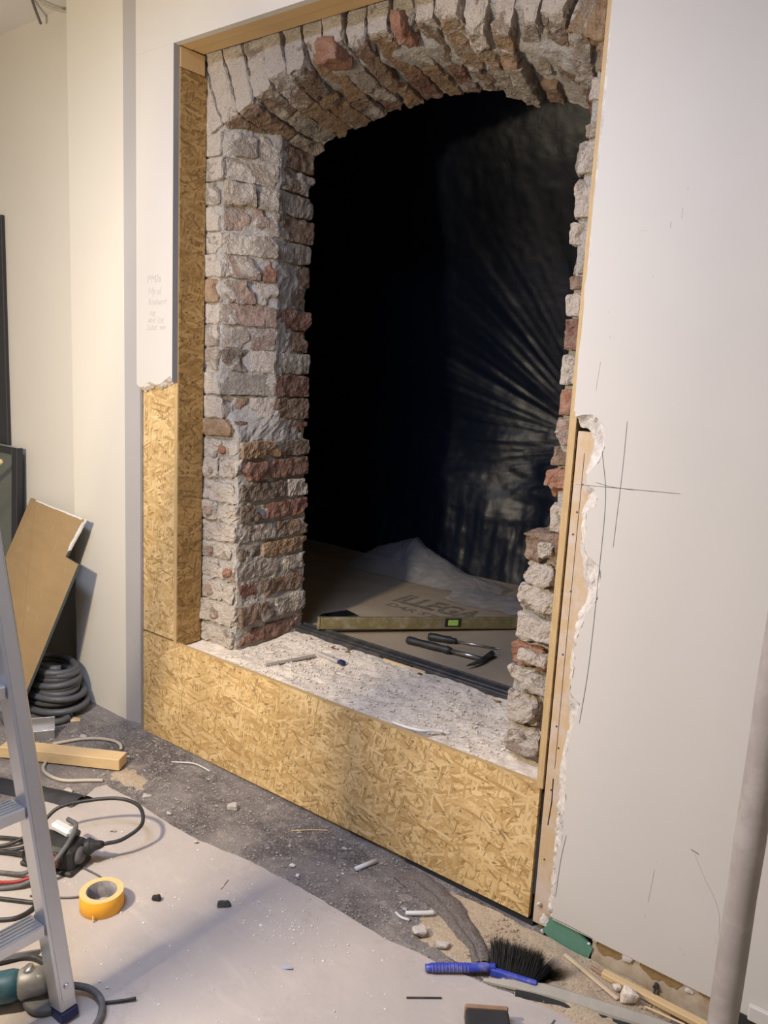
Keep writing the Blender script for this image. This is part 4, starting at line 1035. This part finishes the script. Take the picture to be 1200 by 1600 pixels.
# ------------------------------------------------------------------ brush, block, strips, batten, pole
br = empty('hand_brush', (-.85, -.25, 0), 'blue hand brush with black bristles lying on its side', 'brush')
hc = spline([(-.990, -.352, .018), (-.95, -.318, .020), (-.905, -.281, .021), (-.875, -.257, .024), (-.848, -.235, .027)], 6)
MB().tube(hc, [.0095] * 2 + [.0115] * (len(hc) - 6) + [.009, .008, .008, .009], 12).build('handle', 'blue_plastic', br, True)
for k in range(11):
    p_ = hc[2 + k]; q_ = hc[3 + k]
    MB().tube([p_, p_ + (q_ - p_).normalized() * .0035], .0126, 12).build('grip_rib', 'blue_plastic', br, True)
dv = Vector((.84, .54, 0)).normalized(); sv = Vector((-dv.y, dv.x, 0))
MBk = MB()
b0 = Vector((-.855, -.240, .0)); 
MBk.bev(-.005, .120, -.010, .004, .003, .026, .003)
MRot = Matrix.Translation(b0) @ Matrix.Rotation(math.atan2(dv.y, dv.x) - .28, 4, 'Z')
MBk.xform(MRot).build('back', 'blue_plastic', br)
V = []; F = []
for _ in range(6500):
    a_ = U(0.0, .125); z_ = U(.005, .026)
    ln = U(.050, .085); sp = (a_ - .06) * .30 + U(-.010, .012); up = (z_ - .008) * 1.9 + U(-.010, .014)
    if a_ > .110: sp += .02 + U(0, .03)
    pA = MRot @ Vector((a_, .003, z_)); pM = MRot @ Vector((a_ + sp * .4, ln * .6, max(.002, z_ + up * .5))); pB = MRot @ Vector((a_ + sp, ln, max(.002, z_ + up)))
    ww_ = MRot.to_3x3() @ Vector((.0007, 0, .0007)); b_ = len(V)
    V += [tuple(pA - ww_), tuple(pA + ww_), tuple(pM - ww_), tuple(pM + ww_), tuple(pB)]
    F += [(b_, b_ + 1, b_ + 3, b_ + 2), (b_ + 2, b_ + 3, b_ + 4)]
o = mesh_obj('bristles', V, F, 'bristle', br); o['kind'] = 'stuff'

ml = empty('rubber_block', (-.77, -.41, 0), 'black block with a brown top edge at the picture bottom', 'block')
MMl = Matrix.Translation((-.765, -.415, .005)) @ Matrix.Rotation(math.radians(36), 4, 'Z')
MB().bev(-.052, .052, -.075, .03, .0, .042, .006).xform(MMl).build('body', 'black_matt', ml)
MB().bev(-.053, .053, .0305, .042, .0, .043, .004).xform(MMl).build('end_face', 'mallet_brown', ml)

# grey skirting profile strip
cc = spline([(-.86, -.272, .004), (-.79, -.24, .012), (-.72, -.208, .016), (-.60, -.172, .018), (-.45, -.13, .020), (-.30, -.10, .018), (-.1, -.07, .016)], 8)
rows = []
for i, p_ in enumerate(cc):
    d = (cc[min(i + 1, len(cc) - 1)] - cc[max(i - 1, 0)]).normalized(); s_ = Vector((-d.y, d.x, 0)); wd = .004 + .016 * min(1, i / 12)
    rows.append([p_ - s_ * wd - Vector((0, 0, .006)), p_ - s_ * wd * .9, p_ + s_ * wd * .6 + Vector((0, 0, .004)), p_ + s_ * wd, p_ + s_ * wd - Vector((0, 0, .006)), p_ - s_ * wd - Vector((0, 0, .006))])
A = np.array([[tuple(q) for q in r_] for r_ in rows])
tag(grid('skirting_strip', A, 'grey_strip', None, False, True), 'bent grey plastic skirting strip running from the brush to the right', 'strip')
cc2 = [(p_[0], p_[1] - .027, .004) for p_ in cc[10:]]
tag(MB().tube(cc2, .010, 6).build('rubber_seal', 'black_matt', None), 'black seal strip lying along the grey skirting strip', 'seal')
# batten by the wall
def plank(nm, a, b, wdt, hgt, m, label, cat, bev=.002):
    a = Vector(a); b = Vector(b); d = b - a; L_ = d.length
    Mx = Matrix.Translation(a) @ Matrix.Rotation(math.atan2(d.y, d.x), 4, 'Z') @ Matrix.Rotation(-math.asin(d.z / L_), 4, 'Y')
    return tag(MB().bev(0, L_, -wdt / 2, wdt / 2, 0, hgt, bev).xform(Mx).build(nm, m), label, cat)
plank('batten', (-.625, -.058, .012), (-.10, -.060, .012), .022, .016, 'pine', 'clean pine batten lying along the foot of the right wall', 'batten')
plank('lath', (-.735, -.055, .012), (-.56, -.115, .014), .012, .006, 'pine_dusty', 'dusty thin lath slanting from the green scrap', 'lath')
plank('stick', (-.50, -.092, .014), (-.40, -.088, .018), .006, .005, 'pine', 'short pale stick between batten and grey strip', 'stick')
plank('lath', (-.66, -.052, .010), (-.56, -.070, .012), .010, .010, 'mallet_brown', 'brown wood sliver at the start of the pine batten', 'lath')
# sawn timber on the floor at left
MT = Matrix.Translation((-2.68, -.37, 0)) @ Matrix.Rotation(math.radians(31), 4, 'Z')
tb = MB().bev(-.25, .235, -.034, .034, .006, .05, .002).xform(MT).build('timber_offcut', 'pine'); tag(tb, 'pale square pine offcut lying behind the ladder', 'timber')
# pole at the right
pol = empty('prop_pole', (-.262, -.33, 0), 'worn grey round pole standing in front of the right wall', 'pole')
pc = [(-.2805 + .018 * q, -.33, q * 2.6) for q in np.linspace(0, 1, 24)]
MB().tube(pc, [.0285 + .0008 * math.sin(i * 2.3) for i in range(24)], 28).build('shaft', 'grey_pole', pol, True)
MB().lathe([(0, 0), (.036, 0), (.036, .02), (.030, .024), (.029, .05)], 24, (-.2805, -.33, .0045), (0, 0, 1)).build('foot', 'rubber_grey', pol, True)

# ------------------------------------------------------------------ tape roll
tp = empty('tape_roll', (-1.835, -.757, .0045), 'roll of yellow orange tape lying on the floor sheet', 'tape')
N_ = 40
def ring(r0, r1, z0, z1, b, nm, m):
    return MB().lathe([(r0, z0), (r1 - b, z0), (r1, z0 + b), (r1, z1 - b), (r1 - b, z1), (r0, z1), (r0, z0)], N_, (-1.835, -.757, .0045), (0, 0, 1)).build(nm, m, tp, True)
ring(.0470, .0605, .0005, .050, .001, 'tape_winding', 'tape_orange')
MB().lathe([(.0425, .0504), (.0595, .0504), (.0600, .0509), (.0425, .0509), (.0425, .0504)], N_, (-1.835, -.757, .0045)).build('tape_side', 'tape_side', tp)
ring(.0395, .0462, .0, .0495, .0008, 'core', 'tape_core')
MB().box(-1.797, -1.790, -.812, -.8105, .006, .022).build('tape_tail', 'tape_side', tp)

# ------------------------------------------------------------------ ladder
ld = empty('step_ladder', (-1.56, -1.03, 0), 'aluminium step ladder cut off by the left picture edge', 'ladder')
foot = Vector((-1.556, -1.035, .0045)); up = Vector((-.19, -.035, 1.0)); up.normalize()
ax_ = Vector((1, 0, 0)); ax_ = (ax_ - up * ax_.dot(up)).normalized(); ay_ = up.cross(ax_)
def lm(off=Vector((0, 0, 0))):
    Mx = Matrix.Identity(4)
    for i in range(3): Mx[i][0] = ax_[i]; Mx[i][1] = ay_[i]; Mx[i][2] = up[i]; Mx[i][3] = (foot + off)[i]
    return Mx
def rail(dy):
    r_ = MB()
    sg = -1 if dy == 0 else 1
    r_.bev(-.030, .030, -.004, .004, .045, 2.0, .0015)         # web
    r_.bev(.022, .030, sg * .026 if sg < 0 else .004, -.004 if sg < 0 else .026, .045, 2.0, .0015)
    r_.bev(-.030, -.022, sg * .026 if sg < 0 else .004, -.004 if sg < 0 else .026, .045, 2.0, .0015)
    return r_.xform(lm(Vector((0, dy, 0))))
for dy in (0, -.46):
    rr_ = MB().bev(-.027, .027, -.021, .021, .0265, 2.0, .004).xform(lm(Vector((0, dy, 0)))).build('rail', 'alu', ld)
    MB().bev(.0272, .0290, -.014, .014, .05, 1.98, .0008).xform(lm(Vector((0, dy, 0)))).build('rail_groove', 'alu', rr_)
    MB().bev(-.028, .028, -.022, .022, 0, .026, .004).xform(lm(Vector((0, dy, 0)))).build('rubber_foot', 'blue_dark', rr_)
    MB().lathe([(0, .034), (.006, .0335), (.007, .0292)], 10, lm(Vector((0, dy, 0))) @ Vector((0, 0, .085)), ax_).build('rivet', 'steel', rr_)
for s_ in (.245, .525, .805, 1.085, 1.365):
    c0 = foot + up * (s_ / up.z)
    MBs = MB().bev(-.04, .022, -.438, -.0225, -.030, .0, .003); MBs.xform(Matrix.Translation(c0))
    stp = MBs.build('step', 'alu', ld)
    g_ = MB()
    for q in range(5): g_.bev(-.034 + q * .011, -.030 + q * .011, -.43, -.03, .0002, .0025, .0006)
    g_.xform(Matrix.Translation(c0)).build('tread_ribs', 'alu', stp)
    MB().bev(-.030, .020, -.0222, -.0212, -.034, .004, .0004).xform(Matrix.Translation(c0)).build('step_bracket', 'alu', stp)
c0 = foot + up * .13; c1 = foot + up * .22 + Vector((-.02, -.4, 0))
MB().tube([foot + up * .155 + Vector((-.035, -.02, 0)), foot + up * .24 + Vector((-.04, -.22, -.01))], .006, 6).build('brace', 'steel', ld)
MB().bev(-.038, -.0285, -.016, .012, .11, .19, .002).xform(lm()).build('brace_bracket', 'steel', ld)
for dy in (.0, -.5):
    a = Vector((-2.55 + .0, -1.30 + dy * .9, .005)); b = foot + up * 2.0 + Vector((-.06, dy * .8 - .03, 0))
    rl = MB().tube([a, a + (b - a) * .5, b], .017, 4).build('rear_leg', 'alu', ld)

# ------------------------------------------------------------------ electrics
pb = empty('power_block', (-2.10, -.73, .0045), 'black rubber power distribution block with sockets among the cables', 'power block')
MPb = Matrix.Translation((-2.115, -.735, .0045)) @ Matrix.Rotation(math.radians(22), 4, 'Z')
MB().bev(-.085, .085, -.045, .045, .008, .082, .010).xform(MPb).build('housing', 'rubber', pb)
MB().bev(-.092, .092, -.052, .052, .0, .016, .005).xform(MPb).build('base', 'rubber', pb)
for (x, y) in ((-.05, -.046), (.03, -.046)):
    sk_ = MB().lathe([(.0, .004), (.018, .004), (.022, .010), (.026, .012), (.027, 0)], 18, MPb @ Vector((x, y, .045)), MPb.to_3x3() @ Vector((0, -1, .15))).build('socket', 'black_matt', pb, True)
    MB().lathe([(0, .0062), (.017, .0062), (.018, .0045)], 16, MPb @ Vector((x, y, .045)), MPb.to_3x3() @ Vector((0, -1, .15))).build('socket_insert', 'red_plastic', sk_)
MB().lathe([(0, .012), (.020, .012), (.026, .005), (.027, 0)], 18, MPb @ Vector((.084, 0, .045)), MPb.to_3x3() @ Vector((1, 0, .1))).build('socket_lid', 'rubber_grey', pb, True)
pg = empty('black_plug', (-2.03, -.66, .05), 'black mains plug pushed into the end of the power block', 'plug')
pa = Vector((-2.045, -.680, .062)); pd = Vector((.62, .70, .10)).normalized()
MB().lathe([(0, 0), (.021, 0), (.023, .006), (.022, .022), (.015, .032), (.013, .046), (.009, .056), (0, .056)], 16, pa, pd).build('body', 'rubber', pg, True)
MB().lathe([(.0235, .008), (.0255, .010), (.0255, .017), (.0235, .019)], 16, pa, pd).build('collar', 'black_matt', pg, True)
wp = empty('white_plug', (-2.15, -.69, .09), 'white angled plug on top of the power block', 'plug')
MW = Matrix.Translation((-2.125, -.703, .087)) @ Matrix.Rotation(math.radians(20), 4, 'Z') @ Matrix.Rotation(.25, 4, 'Y')
MB().bev(-.042, .032, -.017, .017, 0, .026, .008).xform(MW).build('body', 'white_plastic', wp)
MB().lathe([(0, .0), (.019, .0), (.019, .014), (0, .014)], 16, MW @ Vector((.034, 0, .012)), MW.to_3x3() @ Vector((1, 0, 0))).build('nose', 'rubber_grey', wp)
def cable(pts, r, m, label, nm='power_cable', n=7):
    return tag(MB().tube(spline(pts, n), r, 7).build(nm, m, None, True), label, 'cable')
e = pa + pd * .057
cable([(e.x, e.y, e.z), (-1.985, -.585, .070), (-1.985, -.515, .09), (-2.05, -.48, .11), (-2.13, -.50, .115), (-2.20, -.57, .11), (-2.245, -.65, .10), (-2.26, -.72, .05), (-2.30, -.80, .014), (-2.40, -.92, .014)], .0062, 'rubber', 'black cable looping up from the plug over the sheet')
cable([(-2.17, -.66, .095), (-2.10, -.675, .108), (-2.045, -.735, .100), (-2.035, -.80, .06), (-2.06, -.85, .025), (-2.10, -.90, .012), (-2.2, -1.0, .012)], .0075, 'rubber_grey', 'thick grey cable drooping over the front of the power block')
cable([(-2.46, -.90, .012), (-2.36, -.80, .016), (-2.28, -.755, .020), (-2.24, -.76, .020), (-2.25, -.80, .02), (-2.33, -.88, .012), (-2.42, -.98, .012)], .006, 'rubber', 'black cable bundle end left of the power block')
cable([(-2.42, -.96, .012), (-2.30, -.845, .014), (-2.22, -.80, .022), (-2.18, -.795, .028)], .007, 'rubber', 'black cable running into the left side of the power block')
cable([(-2.34, -1.0, .011), (-2.20, -.89, .013), (-2.12, -.845, .02), (-2.10, -.82, .03)], .0065, 'rubber_grey', 'dark grey cable below the power block')
cable([(-2.36, -1.06, .010), (-2.20, -.945, .011), (-2.10, -.88, .020), (-2.06, -.835, .035)], .0052, 'red_plastic', 'red cable running into the power block')
cable([(-2.24, -1.06, .010), (-2.10, -.955, .011), (-1.99, -.885, .011), (-1.96, -.86, .012)], .0065, 'rubber', 'straight black cable passing behind the ladder rail')
cable([(-2.15, -1.12, .011), (-1.99, -.985, .011), (-1.955, -.925, .011), (-1.985, -.85, .011), (-2.05, -.78, .012)], .0062, 'rubber', 'black cable curving up beside the ladder step')
cable([(-2.04, -.70, .010), (-1.93, -.69, .009), (-1.90, -.74, .009), (-1.93, -.80, .009), (-2.02, -.87, .009)], .0028, 'rubber_grey', 'thin grey cord curling between power block and tape roll')
cable([(-2.0, -1.2, .010), (-1.85, -1.08, .012), (-1.80, -1.005, .014), (-1.745, -.985, .014), (-1.71, -1.0, .013), (-1.69, -1.05, .012), (-1.72, -1.14, .011), (-1.80, -1.25, .011)], .0085, 'rubber', 'thick black cable looped at the lower left corner')
cable([(-1.95, -1.22, .009), (-1.79, -1.11, .009), (-1.72, -1.05, .009), (-1.66, -1.03, .009), (-1.60, -1.0, .009)], .005, 'rubber_grey', 'grey cable beside the thick loop at the lower left')
cable([(-1.66, -1.06, .03), (-1.615, -1.0, .03), (-1.565, -.965, .026), (-1.515, -.965, .018), (-1.475, -1.0, .014), (-1.46, -1.06, .013), (-1.50, -1.16, .013)], .0085, 'rubber_grey', 'thick grey tool cable curving right of the ladder foot')
cable([(-1.515, -.955, .010), (-1.49, -.925, .010), (-1.47, -.90, .012)], .004, 'rubber', 'short black cable end beside the grey tool cable', 'cable_end')
# grey flex beside the timber
cable([(-2.83, -.335, .009), (-2.79, -.24, .010), (-2.74, -.185, .010), (-2.68, -.155, .010), (-2.63, -.158, .010), (-2.60, -.175, .010)], .0065, 'pale_cable', 'pale flexible cable curving behind the pine offcut')
cable([(-2.72, -.425, .009), (-2.67, -.465, .009), (-2.61, -.475, .009), (-2.54, -.458, .009), (-2.48, -.40, .009), (-2.44, -.36, .008)], .0065, 'pale_cable', 'pale flexible cable curving in front of the pine offcut')

# power tool at the lower left corner
tl = empty('angle_grinder', (-1.66, -1.10, 0), 'teal angle grinder with a grey gear head at the ladder foot', 'power tool')
ta_ = Vector((-1.655, -1.065, .058)); td = Vector((-.60, -.80, -.05)).normalized()
MB().lathe([(0, .02), (.030, .02), (.037, .04), (.036, .10), (.030, .15), (.026, .22), (.028, .27), (.02, .29), (0, .29)], 18, ta_, td).build('motor_housing', 'teal_plastic', tl, True)
MB().lathe([(0, -.05), (.020, -.05), (.030, -.035), (.034, -.01), (.036, .02), (.030, .03), (0, .03)], 16, ta_, td).build('gear_head', 'cast_grey', tl, True)
hq = ta_ - td * .022
MB().lathe([(0, .030), (.018, .028), (.024, .018), (.026, -.03), (.018, -.042), (0, -.042)], 16, hq, (.25, .1, 1)).build('spindle_neck', 'cast_grey', tl, True)
MB().lathe([(0, .004), (.052, .004), (.056, 0), (.056, -.012), (.050, -.014), (0, -.014)], 28, (hq.x + .012, hq.y + .008, .026), (.15, .05, 1)).build('guard', 'rubber_grey', tl, True)
MB().lathe([(0, .008), (.012, .008), (.016, .003), (.016, -.01)], 12, (hq.x - .02, hq.y - .02, hq.z + .03), (-.3, -.4, .8)).build('lock_button', 'steel', tl, True)

# ------------------------------------------------------------------ left corner: board, hose, bracket, panels
lbm = empty('leaning_board', (-3.13, -.33, 0), 'brown paper faced board with a broken notched corner leaning on the pier', 'board')
BV = [Vector(q) for q in [(-3.681, .060, .858), (-3.60, .0461, .845), (-3.04, -.05, .862), (-3.117, -.096, .692), (-2.977, -.122, .689), (-3.135, -.328, .020), (-3.93, -.19, .02)]]
Tm = BV[2]; nB = (BV[0] - BV[2]).cross(BV[5] - BV[2]).normalized()
if nB.y > 0: nB = -nB
BV[6] = BV[6] - nB * ((BV[6] - Tm).dot(nB)); BV[1] = BV[1] - nB * ((BV[1] - Tm).dot(nB)) + Vector((0, 0, .012))
nn_ = len(BV); th_ = .0125
MB().add([q for q in BV] + [q - nB * .001 for q in BV], [tuple(range(nn_))[::-1], tuple(range(nn_, 2 * nn_))] + [(i, (i + 1) % nn_, nn_ + (i + 1) % nn_, nn_ + i) for i in range(nn_)]).build('paper_face', 'kraft', lbm)
MB().add([q - nB * .0011 for q in BV] + [q - nB * th_ for q in BV], [tuple(range(nn_))[::-1], tuple(range(nn_, 2 * nn_))] + [(i, (i + 1) % nn_, nn_ + (i + 1) % nn_, nn_ + i) for i in range(nn_)]).build('board_core', 'slate', lbm)
def edge_crumb(a, b, w_, nm):
    d = (b - a).normalized(); s_ = nB.cross(d).normalized()
    if (a + s_ * .01 - (BV[0] + BV[5]) / 2).length < (a - (BV[0] + BV[5]) / 2).length: s_ = -s_
    c8 = []
    for k in (0, 1):
        for v_ in (0, 1):
            for u_ in (0, 1): c8.append(tuple((a if u_ == 0 else b) - s_ * (w_ * (1 - v_) - .002) + nB * (.0018 - k * .014)))
    return brick(lbm, c8, (.7, .7, .7), 1, .0025, .003, 2, nm, 'chip_white', .012)
edge_crumb(BV[2], BV[3], .012, 'broken_edge'); edge_crumb(BV[1], BV[2], .008, 'broken_edge')
hs = MB()
pts = []
for i in range(0, 11 * 22):
    a_ = i / 22 * 2 * math.pi; k = i / 22
    r_ = .150 + .018 * math.sin(k * 2.1) - .0045 * k
    z_ = .017 + (k * .0175) + .006 * math.sin(a_ * 1.0 + k)
    pts.append((-3.175 + .012 * math.sin(k * 1.7) + r_ * math.cos(a_), -.122 + r_ * .72 * math.sin(a_), z_))
hs.tube(pts, .0145, 8)
hose = hs.build('hose_coil', 'hose_plastic', None, True); tag(hose, 'coil of dark grey corrugated hose under the leaning board', 'hose')
tag(MB().tube(spline([(-3.22, -.35, .016), (-3.10, -.365, .016), (-3.02, -.29, .016), (-2.985, -.21, .016), (-2.99, -.17, .018)], 6), .0145, 8).build('hose_end', 'hose_plastic', None, True), 'loose end of grey hose in front of the coil', 'hose')
bk = empty('metal_bracket', (-2.93, -.32, 0), 'shiny bent metal profile standing in front of the hose coil', 'metal profile')
MBr = Matrix.Translation((-2.925, -.330, 0)) @ Matrix.Rotation(math.radians(58), 4, 'Z')
MB().bev(-.052, .052, -.018, -.016, .0, .038, .0005).xform(MBr).build('front_web', 'cast_grey', bk)
MB().bev(-.052, .052, -.018, .012, .0382, .0400, .0005).xform(MBr).build('shelf', 'steel', bk)
MB().bev(-.052, .052, .010, .012, .0402, .085, .0005).xform(MBr).build('back_web', 'alu', bk)
# black framed glass panel at far left, leaning on the wall
gpn = empty('framed_glass_panel', (-3.8, 0, 0), 'black framed dark glass panel leaning at the left edge', 'glass panel')
Mg = Matrix.Translation((-3.74, .010, 0)) @ Matrix.Rotation(math.radians(-2.0), 4, 'X')
MB().bev(-.05, 0, -.02, .012, .0, 1.095, .003).xform(Mg).build('frame_side', 'black_matt', gpn)
MB().bev(-.80, -.051, -.02, .012, 1.06, 1.095, .003).xform(Mg).build('frame_top', 'black_matt', gpn)
MB().bev(-.80, -.051, -.02, .012, .0, .035, .003).xform(Mg).build('frame_bottom', 'black_matt', gpn)
MB().bev(-.85, -.801, -.02, .012, .0, 1.095, .003).xform(Mg).build('frame_side', 'black_matt', gpn)
MB().box(-.80, -.051, -.006, -.001, .036, 1.059).xform(Mg).build('pane', 'glass_dark', gpn)
MB().box(-.80, -.002, -.019, .010, 1.0952, 1.0975).xform(Mg).build('top_seal', 'alu', gpn)
tag(MB().lathe([(0, 0), (.010, 0), (.013, .006), (.013, .05), (.011, .9), (0, .9)], 14, (-3.69, -.075, 1.045), (-.9, -.1, -.55)).build('wooden_handle', 'pine', None, True), 'round wooden handle end in front of the glass panel', 'handle')
plank_ = MB().bev(-4.3, -3.905, .070, .088, 0.0, 2.19, .003); tag(plank_.build('tall_panel', 'black_matt'), 'tall dark panel just showing at the left picture edge', 'panel')
# wires hanging at the ceiling
tag(MB().tube(spline([(-3.36, -.06, 2.975), (-3.43, .0, 2.955), (-3.47, .045, 2.925)], 5), .006, 6).build('ceiling_wire', 'rubber_grey', None, True), 'grey wire end hanging under the ceiling at the top left', 'wire')
tag(MB().tube(spline([(-3.35, -.07, 2.97), (-3.34, .0, 2.95), (-3.31, .06, 2.945), (-3.28, .085, 2.95)], 5), .006, 6).build('ceiling_wire', 'pale_cable', None, True), 'pale wire running along the ceiling into the pier corner', 'wire')
